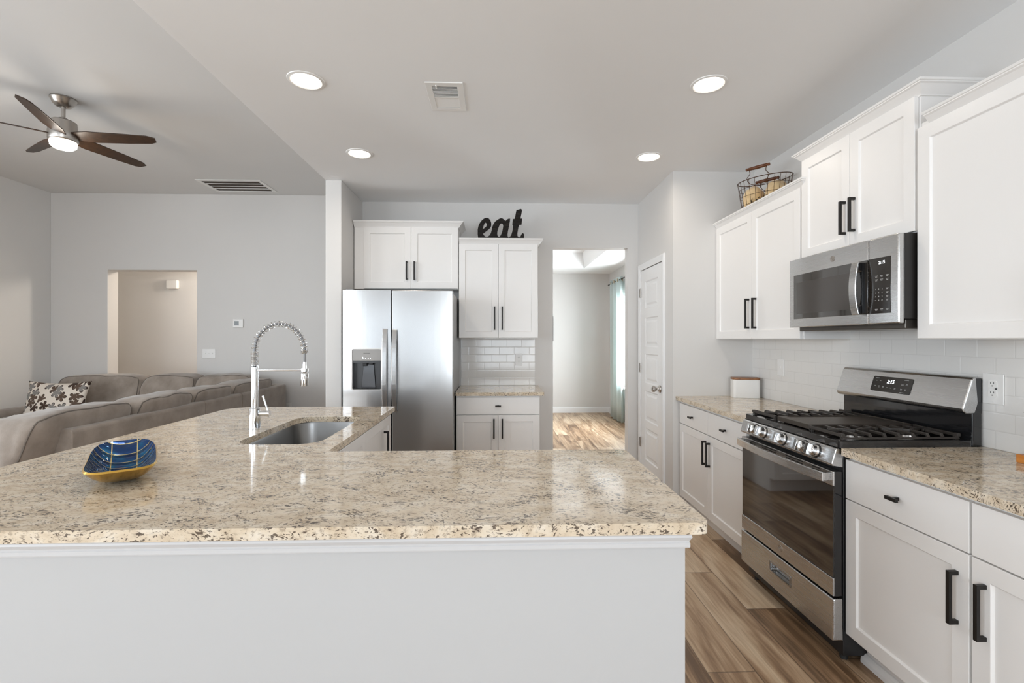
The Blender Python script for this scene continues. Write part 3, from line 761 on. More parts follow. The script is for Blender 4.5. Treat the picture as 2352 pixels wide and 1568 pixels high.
# cooktop pan: rim and sunken floor
ct = fillet([(-.005, -.560), (W + .005, -.560), (W + .005, .020), (-.005, .020)], .012, 4); ci = fillet([(.022, -.545), (W - .022, -.545), (W - .022, -.012), (.022, -.012)], .02, 4)
mb = MB(); mb.poly(ct, lambda a, d, z: f(a, z, d), .913, .941, [ci]); mb.fbox(f, .01, W - .01, .913, .926, -.55, .0)
mb.build('cooktop', 'gloss_black', ra, bevel=.003)
def grate(a0, a1, name='grate'):
    mb = MB(); z = .967; d0, d1 = -.015, -.525; rw = .0075
    def bar(p, q, r=.006, hgt=.011):
        p = Vector(p); q = Vector(q); t = (q - p).normalized(); n = Vector((-t.y, t.x)) * r
        o = [p + n, q + n, q - n, p - n]; mb.poly([(x.x, x.y) for x in o], lambda a, d, zz: f(a, zz, d), z - hgt, z)
    am = (a0 + a1) / 2
    bar((a0, d0), (a1, d0), .008, .014); bar((a0, d1), (a1, d1), .008, .014)
    for a in (a0 + .004, a1 - .004): mb.fbox(f, a - .004, a + .004, .943, .951, d1, d0)
    for dd in (-.145, -.395):
        bar((am - .03, dd - .1), (am - .015, dd - .035)); bar((am - .015, dd - .035), (am + .012, dd)); bar((am + .012, dd), (am - .015, dd + .035)); bar((am - .015, dd + .035), (am - .03, dd + .1))
    bar((am, d0), (am, d0 - .06)); bar((am, d1), (am, d1 + .06))
    for i in range(9):
        dd = d0 + (d1 - d0) * i / 8
        for s, e in ((a0, -1), (a1, 1)):
            aa = am + e * .022
            if i in (0, 8): aa = am
            mb.add([f(aa, z, dd - rw * .8), f(aa, z, dd + rw * .8), f(s - e * .016, z, dd + rw * .8), f(s - e * .016, z, dd - rw * .8),
                    f(aa, z - .011, dd - rw * .8), f(aa, z - .011, dd + rw * .8), f(s - e * .018, z - .012, dd + rw * .8), f(s - e * .018, z - .012, dd - rw * .8),
                    f(s, .944, dd + rw * .8), f(s, .944, dd - rw * .8), f(s - e * .010, .944, dd + rw * .8), f(s - e * .010, .944, dd - rw * .8)],
                   [(0, 1, 2, 3), (4, 7, 6, 5), (0, 4, 5, 1), (1, 5, 6, 2), (0, 3, 7, 4), (3, 2, 8, 9), (6, 7, 11, 10), (2, 6, 10, 8), (3, 9, 11, 7), (8, 10, 11, 9)])
    for a in (a0 + .01, a1 - .01):
        for dd in (d0 - .005, d1 + .005): mb.fbox(f, a - .007, a + .007, .926, .955, dd - .007, dd + .007)
    return mb.build(name, 'iron', ra, bevel=.0012)
grate(.022, .243); grate(W - .243, W - .022)
mb = MB(); mb.poly(fillet([(.250, -.525), (W - .250, -.525), (W - .250, -.015), (.250, -.015)], .01, 3), lambda a, d, z: f(a, z, d), .945, .967, [fillet([(.258, -.517), (W - .258, -.517), (W - .258, -.060), (.258, -.060)], .01, 3)])
mb.fbox(f, .252, W - .252, .945, .963, -.523, -.045); mb.fbox(f, .252, .30, .926, .950, -.50, -.05); mb.fbox(f, W - .30, W - .252, .926, .950, -.50, -.05)
mb.build('griddle', 'griddle', ra, bevel=.0015)
for a in (.13, W - .13):
    for dd in (-.145, -.395):
        b = MB().lathe([(.048, 0), (.048, .006), (.036, .008), (.034, .018)], f(a, .926, dd)).build('burner', 'nickel', ra)
        MB().lathe([(.040, .018), (.041, .022), (.036, .027), (.002, .028)], f(a, .926, dd)).build('burner_cap', 'iron', b)
# back guard
bgd = MB().fbox(f, .0, W, .912, 1.06, -.606, -.562).fbox(f, 0.002, W - .002, 1.05, 1.205, -.611, -.575).build('backguard', 'gloss_black', ra, bevel=.006, seg=3)
pr = [(-.535, 1.054), (-.523, 1.062), (-.520, 1.075), (-.560, 1.200), (-.568, 1.210), (-.580, 1.211), (-.590, 1.10), (-.575, 1.054)]
n = len(pr)
MB().add([f(a, z, d) for a in (0.0, W) for d, z in pr], [tuple(range(n)), tuple(range(n, 2 * n))] + [(i, (i + 1) % n, n + (i + 1) % n, n + i) for i in range(n)]).build('backguard_panel', 'steel_h', bgd, bevel=.010, seg=4)
class FT:
    """tilted frame on the slanted panel"""
    def __init__(s, base, p0, p1):
        s.f = base; s.p0 = p0; s.p1 = p1; u = Vector((p1[0] - p0[0], p1[1] - p0[1])); s.L = u.length; s.u = u / s.L; s.n = Vector((s.u.y, -s.u.x))
        if s.n.x < 0: s.n = -s.n
    def __call__(s, a, b, d=0):
        q = Vector(s.p0) + s.u * b + s.n * d; return s.f(a, q.y, q.x)
ft = FT(f, (-.520, 1.075), (-.560, 1.200))
DA0, DA1 = YF - 2.487, YF - 2.245
sc = MB().poly(fillet([(DA0, .028), (DA1, .028), (DA1, .108), (DA0, .108)], .008, 4), lambda a, b, d: ft(a, b, d), .0, .0022).build('display', 'panel_glass', bgd)
dm = (DA0 + DA1) / 2
text('2:15', .026, ft, dm - .006, .082, .0028, 'digit', sc, 'clock_digits', shear=.15)
mb = MB()
def marks(mb, fr, lst, d):
    for a, b, ww in lst:
        mb.fbox_(fr, a, b, ww, d)
def mark(mb, fr, a, b, ww, d, hh=.0016):
    mb.add([fr(a - ww / 2, b - hh / 2, d), fr(a + ww / 2, b - hh / 2, d), fr(a + ww / 2, b + hh / 2, d), fr(a - ww / 2, b + hh / 2, d)], [(0, 1, 2, 3)])
for a, b, ww in [(-.093, .098, .026), (-.095, .084, .009), (-.07, .084, .009), (.085, .098, .026), (.067, .078, .014), (.067, .073, .016), (.093, .078, .010), (.093, .073, .012),
                 (-.095, .056, .010), (-.069, .056, .012), (-.069, .050, .007), (-.043, .054, .013), (-.043, .049, .011), (-.018, .052, .006), (.004, .051, .006), (.030, .051, .010), (.030, .046, .010),
                 (.067, .052, .011), (.067, .047, .010), (.092, .052, .011), (.092, .047, .009), (.078, .034, .028)]:
    mark(mb, ft, dm + a, b, ww, .0027)
mb.build('panel_markings', 'marking', sc)

# ------------------------------------------------------------------ microwave
mw = thing('microwave', 'stainless over-the-range microwave under the raised cabinet', 'microwave', (1.87, 2.352, 1.44))
MY0 = 2.731; f = F((1.735, MY0, 1.44), '-x'); W = .757; HM = .386
MB().fbox(f, .003, W - .003, .02, HM, -.33, 0).build('body', plain('mw_side', (0.014, 0.012, 0.011, 1), .4), mw, bevel=.002)
MB().fbox(f, .02, W - .02, -.022, .02, -.335, -.02).build('underside', plain('mw_under', (0.10, 0.09, 0.08, 1), .35, .7), mw, bevel=.004)
N = 28
def bow(a): return .026 + .014 * (1 - (2 * a / W - 1) ** 2)
def shell(a0, a1, b0, b1, d0, off=0.0, hole=None):
    """bowed front slab from a0..a1"""
    mb = MB(); n = max(4, int((a1 - a0) / W * N)); vs = []; fs = []
    for i in range(n + 1):
        a = a0 + (a1 - a0) * i / n
        for b in (b0, b1): vs += [f(a, b, d0), f(a, b, bow(a) + off)]
    for i in range(n):
        o = i * 4; p = o + 4
        fs += [(o, o + 1, p + 1, p), (o + 1, o + 3, p + 3, p + 1), (o + 3, o + 2, p + 2, p + 3), (o + 2, o, p, p + 2)]
    fs += [(0, 1, 3, 2), (n * 4, n * 4 + 1, n * 4 + 3, n * 4 + 2)]
    return mb.add(vs, fs, True)
SEAM = MY0 - 2.13
md = shell(0, SEAM - .0015, 0, HM, .0).build('door', 'steel_h', mw, bevel=.003)
cpn = shell(SEAM + .0015, W, 0, HM, .0).build('control_panel', 'steel_h', mw, bevel=.006, seg=3)
shell(MY0 - 2.685, SEAM - .002, .047, .295, .02, .0012).build('window', 'mw_glass', md, bevel=.001)
shell(MY0 - 2.655, SEAM - .06, .075, .250, .02, .0016).build('window_screen', plain('mw_screen', (0.050, 0.044, 0.040, 1), .12, spec=.6), md)
kp = shell(SEAM + .002, MY0 - 2.012, .047, .295, .02, .0012).build('keypad', 'panel_glass', cpn, bevel=.001)
N2 = 16; ha = MY0 - 2.168; P = []
for i in range(N2 + 1):
    t_ = i / N2; P.append((.045 + .245 * t_, .068 + .016 * (1 - (2 * t_ - 1) ** 2)))
prof = P + [(b, d - .008) for b, d in P[::-1]]
hd = MB().poly(prof, lambda b, d, a: f(a, b, d), ha - .021, ha + .021).build('handle', 'steel_h', md, bevel=.0025)
prof2 = [(.05, .034), (.05, .066), (.078, .07), (.09, .05), (.245, .05), (.258, .07), (.285, .066), (.285, .034)]
MB().poly(prof2, lambda b, d, a: f(a, b, d), ha - .018, ha + .02).build('handle_back', 'gloss_black', hd, bevel=.002)
badge(md, f, MY0 - 2.355, .338, bow(MY0 - 2.355), .015)
ka = (SEAM + MY0 - 2.012) / 2 + .017; kd = .0016; fb = lambda a, b, d=0: f(a, b, bow(a) + d)
text('2:15', .019, fb, ka - .002, .272, kd, 'digit', kp, 'clock_digits')
mb = MB()
for r_, row in enumerate(['123', '456', '789', '-0-']):
    for c_, ch in enumerate(row):
        if ch == '-': mark(mb, fb, ka - .034 + c_ * .017, .155 - r_ * .0165, .008, kd); continue
        tm = text(ch, .0075, fb, ka - .034 + c_ * .017, .155 - r_ * .0165, kd, None, None, 'digit'); mb.add(tm.v, tm.f)
    mark(mb, fb, ka + .026, .157 - r_ * .0165, .012, kd); mark(mb, fb, ka + .026, .153 - r_ * .0165, .009, kd)
for r_ in (.215, .198, .066):
    for c_ in (-.03, -.002, .026): mark(mb, fb, ka + c_, r_, .014, kd); mark(mb, fb, ka + c_, r_ - .005, .010, kd)
mb.build('keypad_markings', 'marking', kp)
for a in (.10, .45): MB().fbox(f, a, a + .20, -.0235, -.021, -.28, -.10).build('grease_filter', 'nickel', mw)

# ------------------------------------------------------------------ fridge
fr = thing('fridge', 'stainless side-by-side fridge with an ice and water dispenser', 'refrigerator', (-.80, 4.32, 0))
f = F((-1.244, 3.98, 0), '-y'); W = .889
MB().fbox(f, .006, W - .006, .03, 1.755, -.70, 0).build('body', 'steel_side', fr, bevel=.004)
MB().fbox(f, .02, W - .02, 0.0, .09, -.68, -.012).build('grille', 'rubber', fr)
def fdoor(a0, a1, hole=None, name='door'):
    mb = MB(); n = 10; z0, z1 = .095, 1.772
    pl = [(a0, .004)] + [(a0 + (a1 - a0) * i / n,   .064 + .005 * (1 - (2 * i / n - 1) ** 2)) for i in range(n + 1)] + [(a1, .004)]
    if not hole: mb.poly(pl, lambda a, d, z: f(a, z, d), z0, z1)
    else:
        h0, h1, k0, k1 = hole
        def cut(lo, hi):
            c = []
            for i, (a, d) in enumerate(pl): c.append((a, d))
            return c
        mb.poly(pl, lambda a, d, z: f(a, z, d), z0, k0); mb.poly(pl, lambda a, d, z: f(a, z, d), k1, z1)
        def dep(a): return .064 + .005 * (1 - (2 * (a - a0) / (a1 - a0) - 1) ** 2)
        for lo, hi in ((a0, h0), (h1, a1)):
            q = [(lo, .004)] + [(lo + (hi - lo) * i / 6, dep(lo + (hi - lo) * i / 6)) for i in range(7)] + [(hi, .004)]
            mb.poly(q, lambda a, d, z: f(a, z, d), k0, k1)
        mb.poly([(h0, .0), (h1, .0), (h1, .006), (h0, .006)], lambda a, d, z: f(a, z, d), k0, k1)
    return mb.build(name, 'steel_x', fr, bevel=.005 if not hole else 0.0, seg=3)
SP = .389
HA0, HA1 = .074, .311; HK0, HK1 = .963, 1.294
ld = fdoor(0, SP - .004, (HA0, HA1, HK0, HK1)); rd = fdoor(SP + .004, W)
for dr_, a, b0, b1 in ((ld, SP - .048, .78, 1.457), (rd, SP + .030, .785, 1.45)):
    N2 = 18; P = []
    for i in range(N2 + 1):
        t_ = i / N2; P.append((b0 + (b1 - b0) * t_, .082 + .030 * (1 - abs(2 * t_ - 1) ** 2.6)))
    pf = P + [(b, d - .013) for b, d in P[::-1]]
    hb = MB().poly(pf, lambda b, d, aa: f(aa, b, d), a - .019, a + .019)
    for b in (b0 + .002, b1 - .032): hb.fbox(f, a - .014, a + .014, b, b + .03, .060, .083)
    hb.build('handle', 'steel_x', dr_, bevel=.004, seg=2)
# dispenser in the left door
ds = MB(); om = fillet([(HA0 - .004, HK0 - .004), (HA1 + .004, HK0 - .004), (HA1 + .004, HK1 + .004), (HA0 - .004, HK1 + .004)], .012, 4); im = fillet([(HA0 + .003, HK0 + .003), (HA1 - .003, HK0 + .003), (HA1 - .003, HK1 - .003), (HA0 + .003, HK1 - .003)], .010, 4)
ds.poly(om, lambda a, b, d: f(a, b, d), .04, .0715, [im]); ds = ds.build('dispenser', 'nickel', ld)
MB().fbox(f, HA0 + .003, HA1 - .003, 1.198, HK1 - .003, .03, .066).build('dispenser_panel', 'disp_grey', ds, bevel=.002)
text('FRIGIDAIRE', .0105, f, (HA0 + HA1) / 2, 1.258, .0665, 'slot', ds, 'lettering')
mb = MB()
for k in (-.03, -.01, .012, .03): mark(mb, f, (HA0 + HA1) / 2 + k, 1.216, .007, .0665)
mb.lathe([(.003, 0), (.003, .0006)], f((HA0 + HA1) / 2 - .032, 1.226, .0663), f.D, 10); mb.build('indicator', 'digit', ds)
mb = MB(); a0, a1, b0, b1 = HA0 + .002, HA1 - .002, HK0 + .002, 1.198
mb.fbox(f, a0, a1, b0, b1, .005, .010).fbox(f, a0, a0 + .004, b0, b1, .010, .064).fbox(f, a1 - .004, a1, b0, b1, .010, .064).fbox(f, a0, a1, b0, b0 + .006, .010, .066).fbox(f, a0, a1, b1 - .018, b1, .010, .060)
mb.build('recess', plain('dispenser_recess', (0.022, 0.021, 0.022, 1), .25, spec=.6), ds)
mb = MB(); ca = (a0 + a1) / 2
mb.poly([(ca - .055, b0 + .01), (ca + .06, b0 + .01), (ca + .045, b1 - .03), (ca - .035, b1 - .03)], lambda a, b, d: f(a, b, d), .018, .024)
mb.build('paddle', plain('dispenser_paddle', (0.05, 0.05, 0.055, 1), .08, spec=.8), ds, bevel=.002)
MB().fbox(f, ca - .040, ca - .005, b1 - .045, b1 - .018, .02, .045).build('ice_chute', 'rubber', ds, bevel=.004); MB().fbox(f, ca + .02, ca + .045, b1 - .035, b1 - .018, .02, .045).build('nozzle', 'rubber', ds, bevel=.004)
MB().fbox(f, .01, .07, 1.772, 1.786, -.06, .02).build('hinge_cover', 'steel_side', fr, bevel=.004); MB().fbox(f, W - .07, W - .01, 1.757, 1.771, -.08, .0).build('hinge_cover', 'steel_side', fr, bevel=.004)

# ------------------------------------------------------------------ ceiling fittings
def downlight(loc, label):
    t = thing('recessed_light', label, 'light', loc, 'recessed ceiling lights')
    x, y, z = loc
    MB().lathe([(.094, 0), (.092, -.004), (.080, -.007), (.073, -.003), (.073, .0)], (x, y, z), cap=False).build('trim_ring', 'plastic_white', t)
    MB().lathe([(.0735, -.0035), (.0735, -.0045), (.001, -.0045)], (x, y, z), cap=False).build('diffuser', 'lamp_on', t)
    l = bpy.data.lights.new('lamp', 'AREA'); l.shape = 'DISK'; l.size = .15; l.energy = 2.5; l.color = LAMP; l.spread = math.radians(165)
    o = bpy.data.objects.new('lamp', l); COL.objects.link(o); o.parent = t; o.location = (0, 0, -.012)
    return t
downlight((-.998, 2.54, CEIL), 'lit round recessed ceiling light, front left, nearest the living room ceiling edge')
downlight((-1.0, 3.525, CEIL), 'lit round recessed ceiling light at the back left, above the fridge')
downlight((1.130, 2.507, CEIL), 'lit round recessed ceiling light at front right, above the range side')
downlight((1.134, 3.52, CEIL), 'lit round recessed ceiling light at back right, in front of the pantry')

# supply register in the kitchen ceiling
vt = thing('ceiling_vent', 'small square white air vent in the kitchen ceiling between the lights', 'vent', (-.28, 2.685, CEIL))
x0, x1, y0, y1 = -.379, -.178, 2.53, 2.842
mb = MB(); mb.poly([(x0, y0), (x1, y0), (x1, y1), (x0, y1)], XY, CEIL - .006, CEIL, [[(x0 + .033, y0 + .035), (x1 - .033, y0 + .035), (x1 - .033, y1 - .035), (x0 + .033, y1 - .035)]])
mb.build('frame', 'plastic_white', vt, bevel=.002)
mb = MB()
ym = (y0 + y1) / 2
for i in range(9):
    for half, sg in ((y0 + .040, 1), (ym + .008, -1)):
        y = half + i * .0125
        a = .0055
        if sg > 0: mb.box(x0 + .033, x1 - .033, y - .003, y + .0012, CEIL - .005, CEIL - .0035); continue
        mb.add([(x0 + .033, y - a * sg, CEIL - .005), (x1 - .033, y - a * sg, CEIL - .005), (x1 - .033, y + a * sg, CEIL + .002), (x0 + .033, y + a * sg, CEIL + .002)], [(0, 1, 2, 3)])
mb.box(x0 + .033, x1 - .033, ym - .006, ym + .004, CEIL - .006, CEIL); mb.build('louvre', 'plastic_white', vt)
MB().box(x0 + .03, x1 - .03, y0 + .03, y1 - .03, CEIL - .0012, CEIL - .0002).build('duct', plain('duct_dark', (0.06, .06, .06, 1), .8), vt)
MB().box(-.325, -.319, y0 + .022, y0 + .050, CEIL - .013, CEIL - .005).build('damper_lever', 'plastic_white', vt)
# return grille in the living room ceiling
gv = thing('return_vent', 'long white return air grille in the living room ceiling', 'vent', (-3.17, 5.98, LIV))
x0, x1, y0, y1 = -3.56, -2.80, 5.755, 6.21
ih = [(x0 + .045, y0 + .05), (x1 - .045, y0 + .05), (x1 - .045, y1 - .03), (x0 + .045, y1 - .03)]
MB().poly([(x0, y0), (x1, y0), (x1, y1), (x0, y1)], XY, LIV - .007, LIV, [ih]).build('frame', 'plastic_white', gv, bevel=.002)
MB().box(x0 + .04, x1 - .04, y0 + .045, y1 - .025, LIV - .0015, LIV - .0002).build('filter', plain('return_filter', (0.055, .038, .027, 1), .8), gv)
mb = MB()
for i in range(1, 4):
    y = y0 + .05 + (y1 - .03 - y0 - .05) * i / 4; mb.box(x0 + .04, x1 - .04, y - .008, y + .008, LIV - .006, LIV - .001)
mb.build('slat', 'plastic_white', gv)

# ceiling fan
fx, fy = -3.395, 3.86
fn = thing('ceiling_fan', 'brushed nickel ceiling fan with five dark blades and a lit lamp', 'ceiling fan', (fx, fy, LIV))
MB().lathe([(.0, 0), (.082, 0), (.084, -.010), (.078, -.018), (.066, -.045), (.050, -.062), (.030, -.070), (.016, -.071)], (fx, fy, LIV), cap=False).build('canopy', 'nickel', fn)
MB().lathe([(.0135, -.06), (.0135, -.185)], (fx, fy, LIV)).build('downrod', 'nickel', fn)
MB().lathe([(.016, -.150), (.030, -.158), (.033, -.172), (.070, -.176), (.083, -.186), (.090, -.25), (.094, -.268), (.094, -.330), (.088, -.338), (.084, -.340)], (fx, fy, LIV)).build('motor', 'nickel', fn)
MB().lathe([(.080, -.338), (.084, -.345), (.080, -.375), (.060, -.392), (.002, -.398)], (fx, fy, LIV)).build('lamp_shade', 'lamp_on', fn)
for kq in range(5):
    an = math.radians(5 + 72 * kq); R = Matrix.Rotation(an, 3, 'Z'); T = Matrix.Rotation(math.radians(-16), 3, 'X')
    o = [(.075, -.045), (.20, -.062), (.45, -.054), (.62, -.044), (.675, -.020), (.66, .030), (.62, .046), (.45, .058), (.20, .066), (.075, .045)]
    MB().poly(o, lambda a, b, d: Vector((fx, fy, LIV - .292)) + R @ (Vector((0, 0, 0)) + T @ Vector((a, b, d))), -.004, .004).build('blade', 'blade', fn, bevel=.002)
l = bpy.data.lights.new('fan_lamp', 'POINT'); l.shadow_soft_size = .07; l.energy = 5; l.color = LAMP
o = bpy.data.objects.new('fan_lamp', l); COL.objects.link(o); o.parent = fn; o.location = (0, 0, -.48)
# lamp in the hall beyond the opening, out of sight to the right
hl = thing('hall_light', 'flush ceiling light in the hall beyond the living room opening', 'light', (-3.35, 6.95, 2.60))
MB().lathe([(.12, 0), (.12, -.03), (.09, -.06), (.01, -.07)], (-3.35, 6.95, 2.60)).build('shade', 'lamp_on', hl)
l = bpy.data.lights.new('hall_lamp', 'POINT'); l.energy = 46; l.color = LAMP; l.shadow_soft_size = .08
o = bpy.data.objects.new('hall_lamp', l); COL.objects.link(o); o.parent = hl; o.location = (0, 0, -.16)

# ------------------------------------------------------------------ wall plates
def plate(name, label, cat, f, w, h, kind):
    t = thing(name, label, cat, f(0, 0, 0))
    MB().fbox(f, -w / 2, w / 2, -h / 2, h / 2, .0005, .006).build('plate', 'plate', t, bevel=.002)
    if kind == 'outlet' or kind == 'gfci':
        for s in (-1, 1):
            o = MB().poly(fillet([(-.017, s * .0195 - .0145), (.017, s * .0195 - .0145), (.017, s * .0195 + .0145), (-.017, s * .0195 + .0145)], .006, 3), lambda a, b, d: f(a, b, d), .006, .0085).build('socket', 'plastic_white', t)
            mb = MB()
            for k in (-.0065, .0065): mb.fbox(f, k - .0011, k + .0011, s * .0195 + .001, s * .0195 + .0085, .0084, .0089)
            mb.lathe([(.0024, 0), (.0024, .0005)], f(0, s * .0195 - .007, .0084), f.D, 10); mb.build('slot', 'slot', o)
        if kind == 'gfci': MB().fbox(f, .012, .017, -.003, .004, .0062, .0095).build('reset_button', 'slot', t)
        mb = MB()
        for s in (-1, 1): mb.lathe([(.0032, 0), (.0032, .0012)], f(0, s * h * .42, .0058), f.D, 12)
        mb.build('screw', 'plate', t)
    else:
        for c in range(kind):
            a = (c - (kind - 1) / 2) * .046
            MB().fbox(f, a - .005, a + .005, -.012, .012, .005, .0072).fbox(f, a - .004, a + .004, -.002, .008, .007, .014).build('toggle', 'plastic_white', t, bevel=.001)
    return t
plate('outlet', 'white double outlet on the back tiles right of the fridge', 'outlet', F((.223, YB - .0095, 1.170), '-y'), .072, .117, 'outlet')
plate('outlet', 'white wall outlet with a reset button on the right tiles beside the range', 'outlet', F((XW - .0095, 1.93, 1.165), '-x'), .085, .128, 'gfci')
plate('light_switch', 'white switch plate on the right tiles above the white box', 'switch', F((XW - .0095, 3.425, 1.166), '-x'), .076, .120, 1)
plate('light_switch', 'white triple switch plate on the living room wall under the thermostat', 'switch', F((-3.735, 6.34, 1.187), '-y'), .165, .119, 3)
plate('outlet', 'white outlet low on the living room wall, right of the sofa', 'outlet', F((-2.712, 6.34, .48), '-y'), .072, .115, 'outlet')
th = thing('thermostat', 'white thermostat with a dark square screen on the living room wall', 'thermostat', (-3.358, 6.34, 1.58))
f = F((-3.358, 6.34, 1.58), '-y')
MB().fbox(f, -.066, .066, -.056, .056, .0005, .02).build('body', 'plastic_white', th, bevel=.006)
MB().fbox(f, -.045, .012, -.028, .030, .0195, .0215).build('screen', plain('thermostat_screen', (.035, .035, .03, 1), .2), th)
dc = thing('door_chime', 'white rounded door chime box on the hall wall through the opening', 'chime', (-4.88, 7.4, 2.20))
f = F((-4.88, 7.4, 2.20), '-y')
MB().fbox(f, -.085, .085, -.068, .068, .0005, .062).build('cover', 'plastic_white', dc, bevel=.018, seg=4)

# ------------------------------------------------------------------ dining room things
cu = thing('curtain', 'pale teal grommet curtain hanging at the dining room window', 'curtain', (2.04, 8.1, 0))
n, vs, fs = 60, [], []
for i in range(n + 1):
    t_ = i / n; y = 8.50 - .80 * t_; x = 2.035 + .035 * math.sin(t_ * 2 * PI * 3.5 + .6)
    for j in range(9):
        z = .015 + (2.40 - .015) * j / 8; vs.append((x * 1.0 + .012 * (1 - j / 8) * math.sin(t_ * 9), y - .03 * (1 - j / 8) * t_, z))
for i in range(n):
    for j in range(8): fs.append((i * 9 + j, (i + 1) * 9 + j, (i + 1) * 9 + j + 1, i * 9 + j + 1))
c_ = MB().add(vs, fs, True).build('panel', 'curtain', cu); sd = c_.modifiers.new('thick', 'SOLIDIFY'); sd.thickness = .003
for i in range(7):
    t_ = (i + .5) / 7; y = 8.50 - .80 * t_; x = 2.035 + .035 * math.sin(t_ * 2 * PI * 3.5 + .6)
    p = [(x + .004 * math.cos(q), y + .024 * math.cos(q), 2.355 + .024 * math.sin(q)) for q in [k * 2 * PI / 18 for k in range(18)]]
    MB().tube(p, .005, 6, closed=True).build('grommet', 'brass', cu)
rd_ = thing('curtain_rod', 'thin dark curtain rod above the dining room window', 'curtain rod', (2.04, 7.3, 2.355))
MB().tube([(2.035, 5.9, 2.355), (2.035, 8.62, 2.355)], .010, 10).build('rod', 'black', rd_)
mb = MB()
for y in (6.0, 8.6): mb.tube([(2.035, y, 2.355), (2.119, y, 2.355)], .006, 8)
mb.build('bracket', 'black', rd_)
ps = thing('wall_sign', 'narrow black sign with white lettering on the dining room back wall', 'sign', (.80, 8.9, 1.57))
f = F((.80, 8.9, 1.57), '-y')
MB().fbox(f, -.262, .262, -.23, .23, .001, .022).build('board', 'signwood', ps, bevel=.002)
mb = MB(); random.seed(3)
for r_ in range(7):
    z = .19 - r_ * .062
    for c_ in range(13): mark(mb, f, -.225 + c_ * .0365, z, .020 + .01 * random.random(), .0224, .006 + .018 * random.random())
mb.build('lettering', plain('sign_print', (.5, .49, .47, 1), .6), ps)

# ------------------------------------------------------------------ eat sign
sx = 4.42 / 1097 / 13.067
O = [(235, 1112), (222, 1000), (222, 860), (245, 760), (290, 660), (350, 580), (430, 520), (500, 508), (560, 530), (605, 590), (630, 670), (625, 750), (590, 810), (540, 855), (480, 900), (430, 940), (385, 975),
     (400, 1020), (430, 1060), (480, 1085), (530, 1075), (580, 1030), (620, 960), (640, 890), (655, 800), (690, 700), (745, 620), (820, 560), (900, 520), (950, 518), (1010, 550), (1055, 600), (1090, 560), (1140, 532), (1195, 525),
     (1190, 600), (1165, 740), (1130, 900), (1115, 1000), (1120, 1060), (1145, 1095), (1185, 1080), (1225, 1020), (1255, 930), (1275, 850), (1290, 712), (1262, 700), (1278, 540), (1332, 530), (1380, 285), (1420, 265), (1520, 235), (1550, 262), (1550, 310),
     (1505, 520), (1560, 520), (1540, 692), (1465, 700), (1440, 800), (1415, 960), (1415, 1040), (1435, 1080), (1470, 1090), (1500, 1070), (1530, 1010), (1560, 965), (1590, 965), (1612, 1000), (1605, 1112)]
Ha = smoothloop([(985, 720), (965, 675), (920, 668), (880, 710), (845, 800), (815, 900), (808, 980), (820, 1050), (850, 1075), (890, 1060), (930, 990), (960, 900), (980, 800)])
He = smoothloop([(372, 850), (400, 740), (430, 665), (460, 645), (490, 680), (492, 730), (470, 780), (420, 820)])
toW = lambda p: (((p[0] - 920) * sx + .043), (1112 - p[1]) * sx + 2.3085)
es = MB().poly([toW(p) for p in O], lambda a, b, d: (a, d, b), 4.418, 4.440, [[toW(p) for p in Ha], [toW(p) for p in He]]).build('eat_sign', 'eat')
tag(es, 'black corrugated metal letters spelling eat, on the wall cabinet right of the fridge', 'sign')

# ------------------------------------------------------------------ wire basket on the corner wall cabinet
bc = Vector((1.925, 3.37, 2.288)); ax = Vector((.61, -.79, 0)).normalized(); bx = Vector((.79, .61, 0)).normalized()
bk = thing('wire_basket', 'rusty wire basket with two wooden handles on the corner wall cabinet', 'basket', bc)
def ov(t, z, top=True):
    k = .80 + .20 * z / .23; return bc + ax * (.186 * k * math.cos(t)) + bx * (.108 * k * math.sin(t)) + Vector((0, 0, z))
mb = MB(); Nn = 40
for z, r in ((.003, .0022), (.06, .0016), (.12, .0016), (.175, .0016), (.23, .003)): mb.tube([ov(2 * PI * i / Nn, z) for i in range(Nn)], r, 6, closed=True)
for i in range(26):
    t_ = 2 * PI * i / 26; mb.tube([ov(t_, .003), ov(t_, .12), ov(t_, .23)], .0015, 5)
for i in range(-4, 5): 
    c = bc + ax * (i * .032); hw = .088 * math.sqrt(max(0, 1 - (i * .032 / .157) ** 2)); mb.tube([c - bx * hw + Vector((0, 0, .003)), c + bx * hw + Vector((0, 0, .003))], .0014, 5)
mb.build('wire_body', 'wire', bk)
for sgn, up in ((-1, 1), (1, 0)):
    base = bc + bx * (sgn * .108) + Vector((0, 0, .23)); out_ = bx * sgn
    if up: q = [(-.075, 0, .005), (-.055, 0, .030), (-.058, 0, .058)]; hz = .066; ho = .0
    else: q = [(-.075, 0, .0), (-.065, -.02, .006), (-.058, -.05, .008)]; hz = .008; ho = -.06
    mb = MB()
    for s in (-1, 1):
        mb.tube(bez([base + ax * (p[0] * s) + out_ * p[1] + Vector((0, 0, p[2])) for p in q]), .0024, 6)
    dip = [base + ax * (-.075 * math.cos(a)) + Vector((0, 0, .003 - .06 * math.sin(a))) for a in [i * PI / 12 for i in range(13)]]
    mb.tube(dip, .0022, 6)
    h = mb.build('handle', 'wire', bk)
    c = base + out_ * ho + Vector((0, 0, hz))
    MB().lathe([(.006, -.082), (.010, -.080), (.010, -.070), (.007, -.066), (.0105, -.060), (.0125, 0), (.0105, .060), (.007, .066), (.010, .070), (.010, .080), (.006, .082)], c, ax, 16).build('grip', 'wood_grip', h)
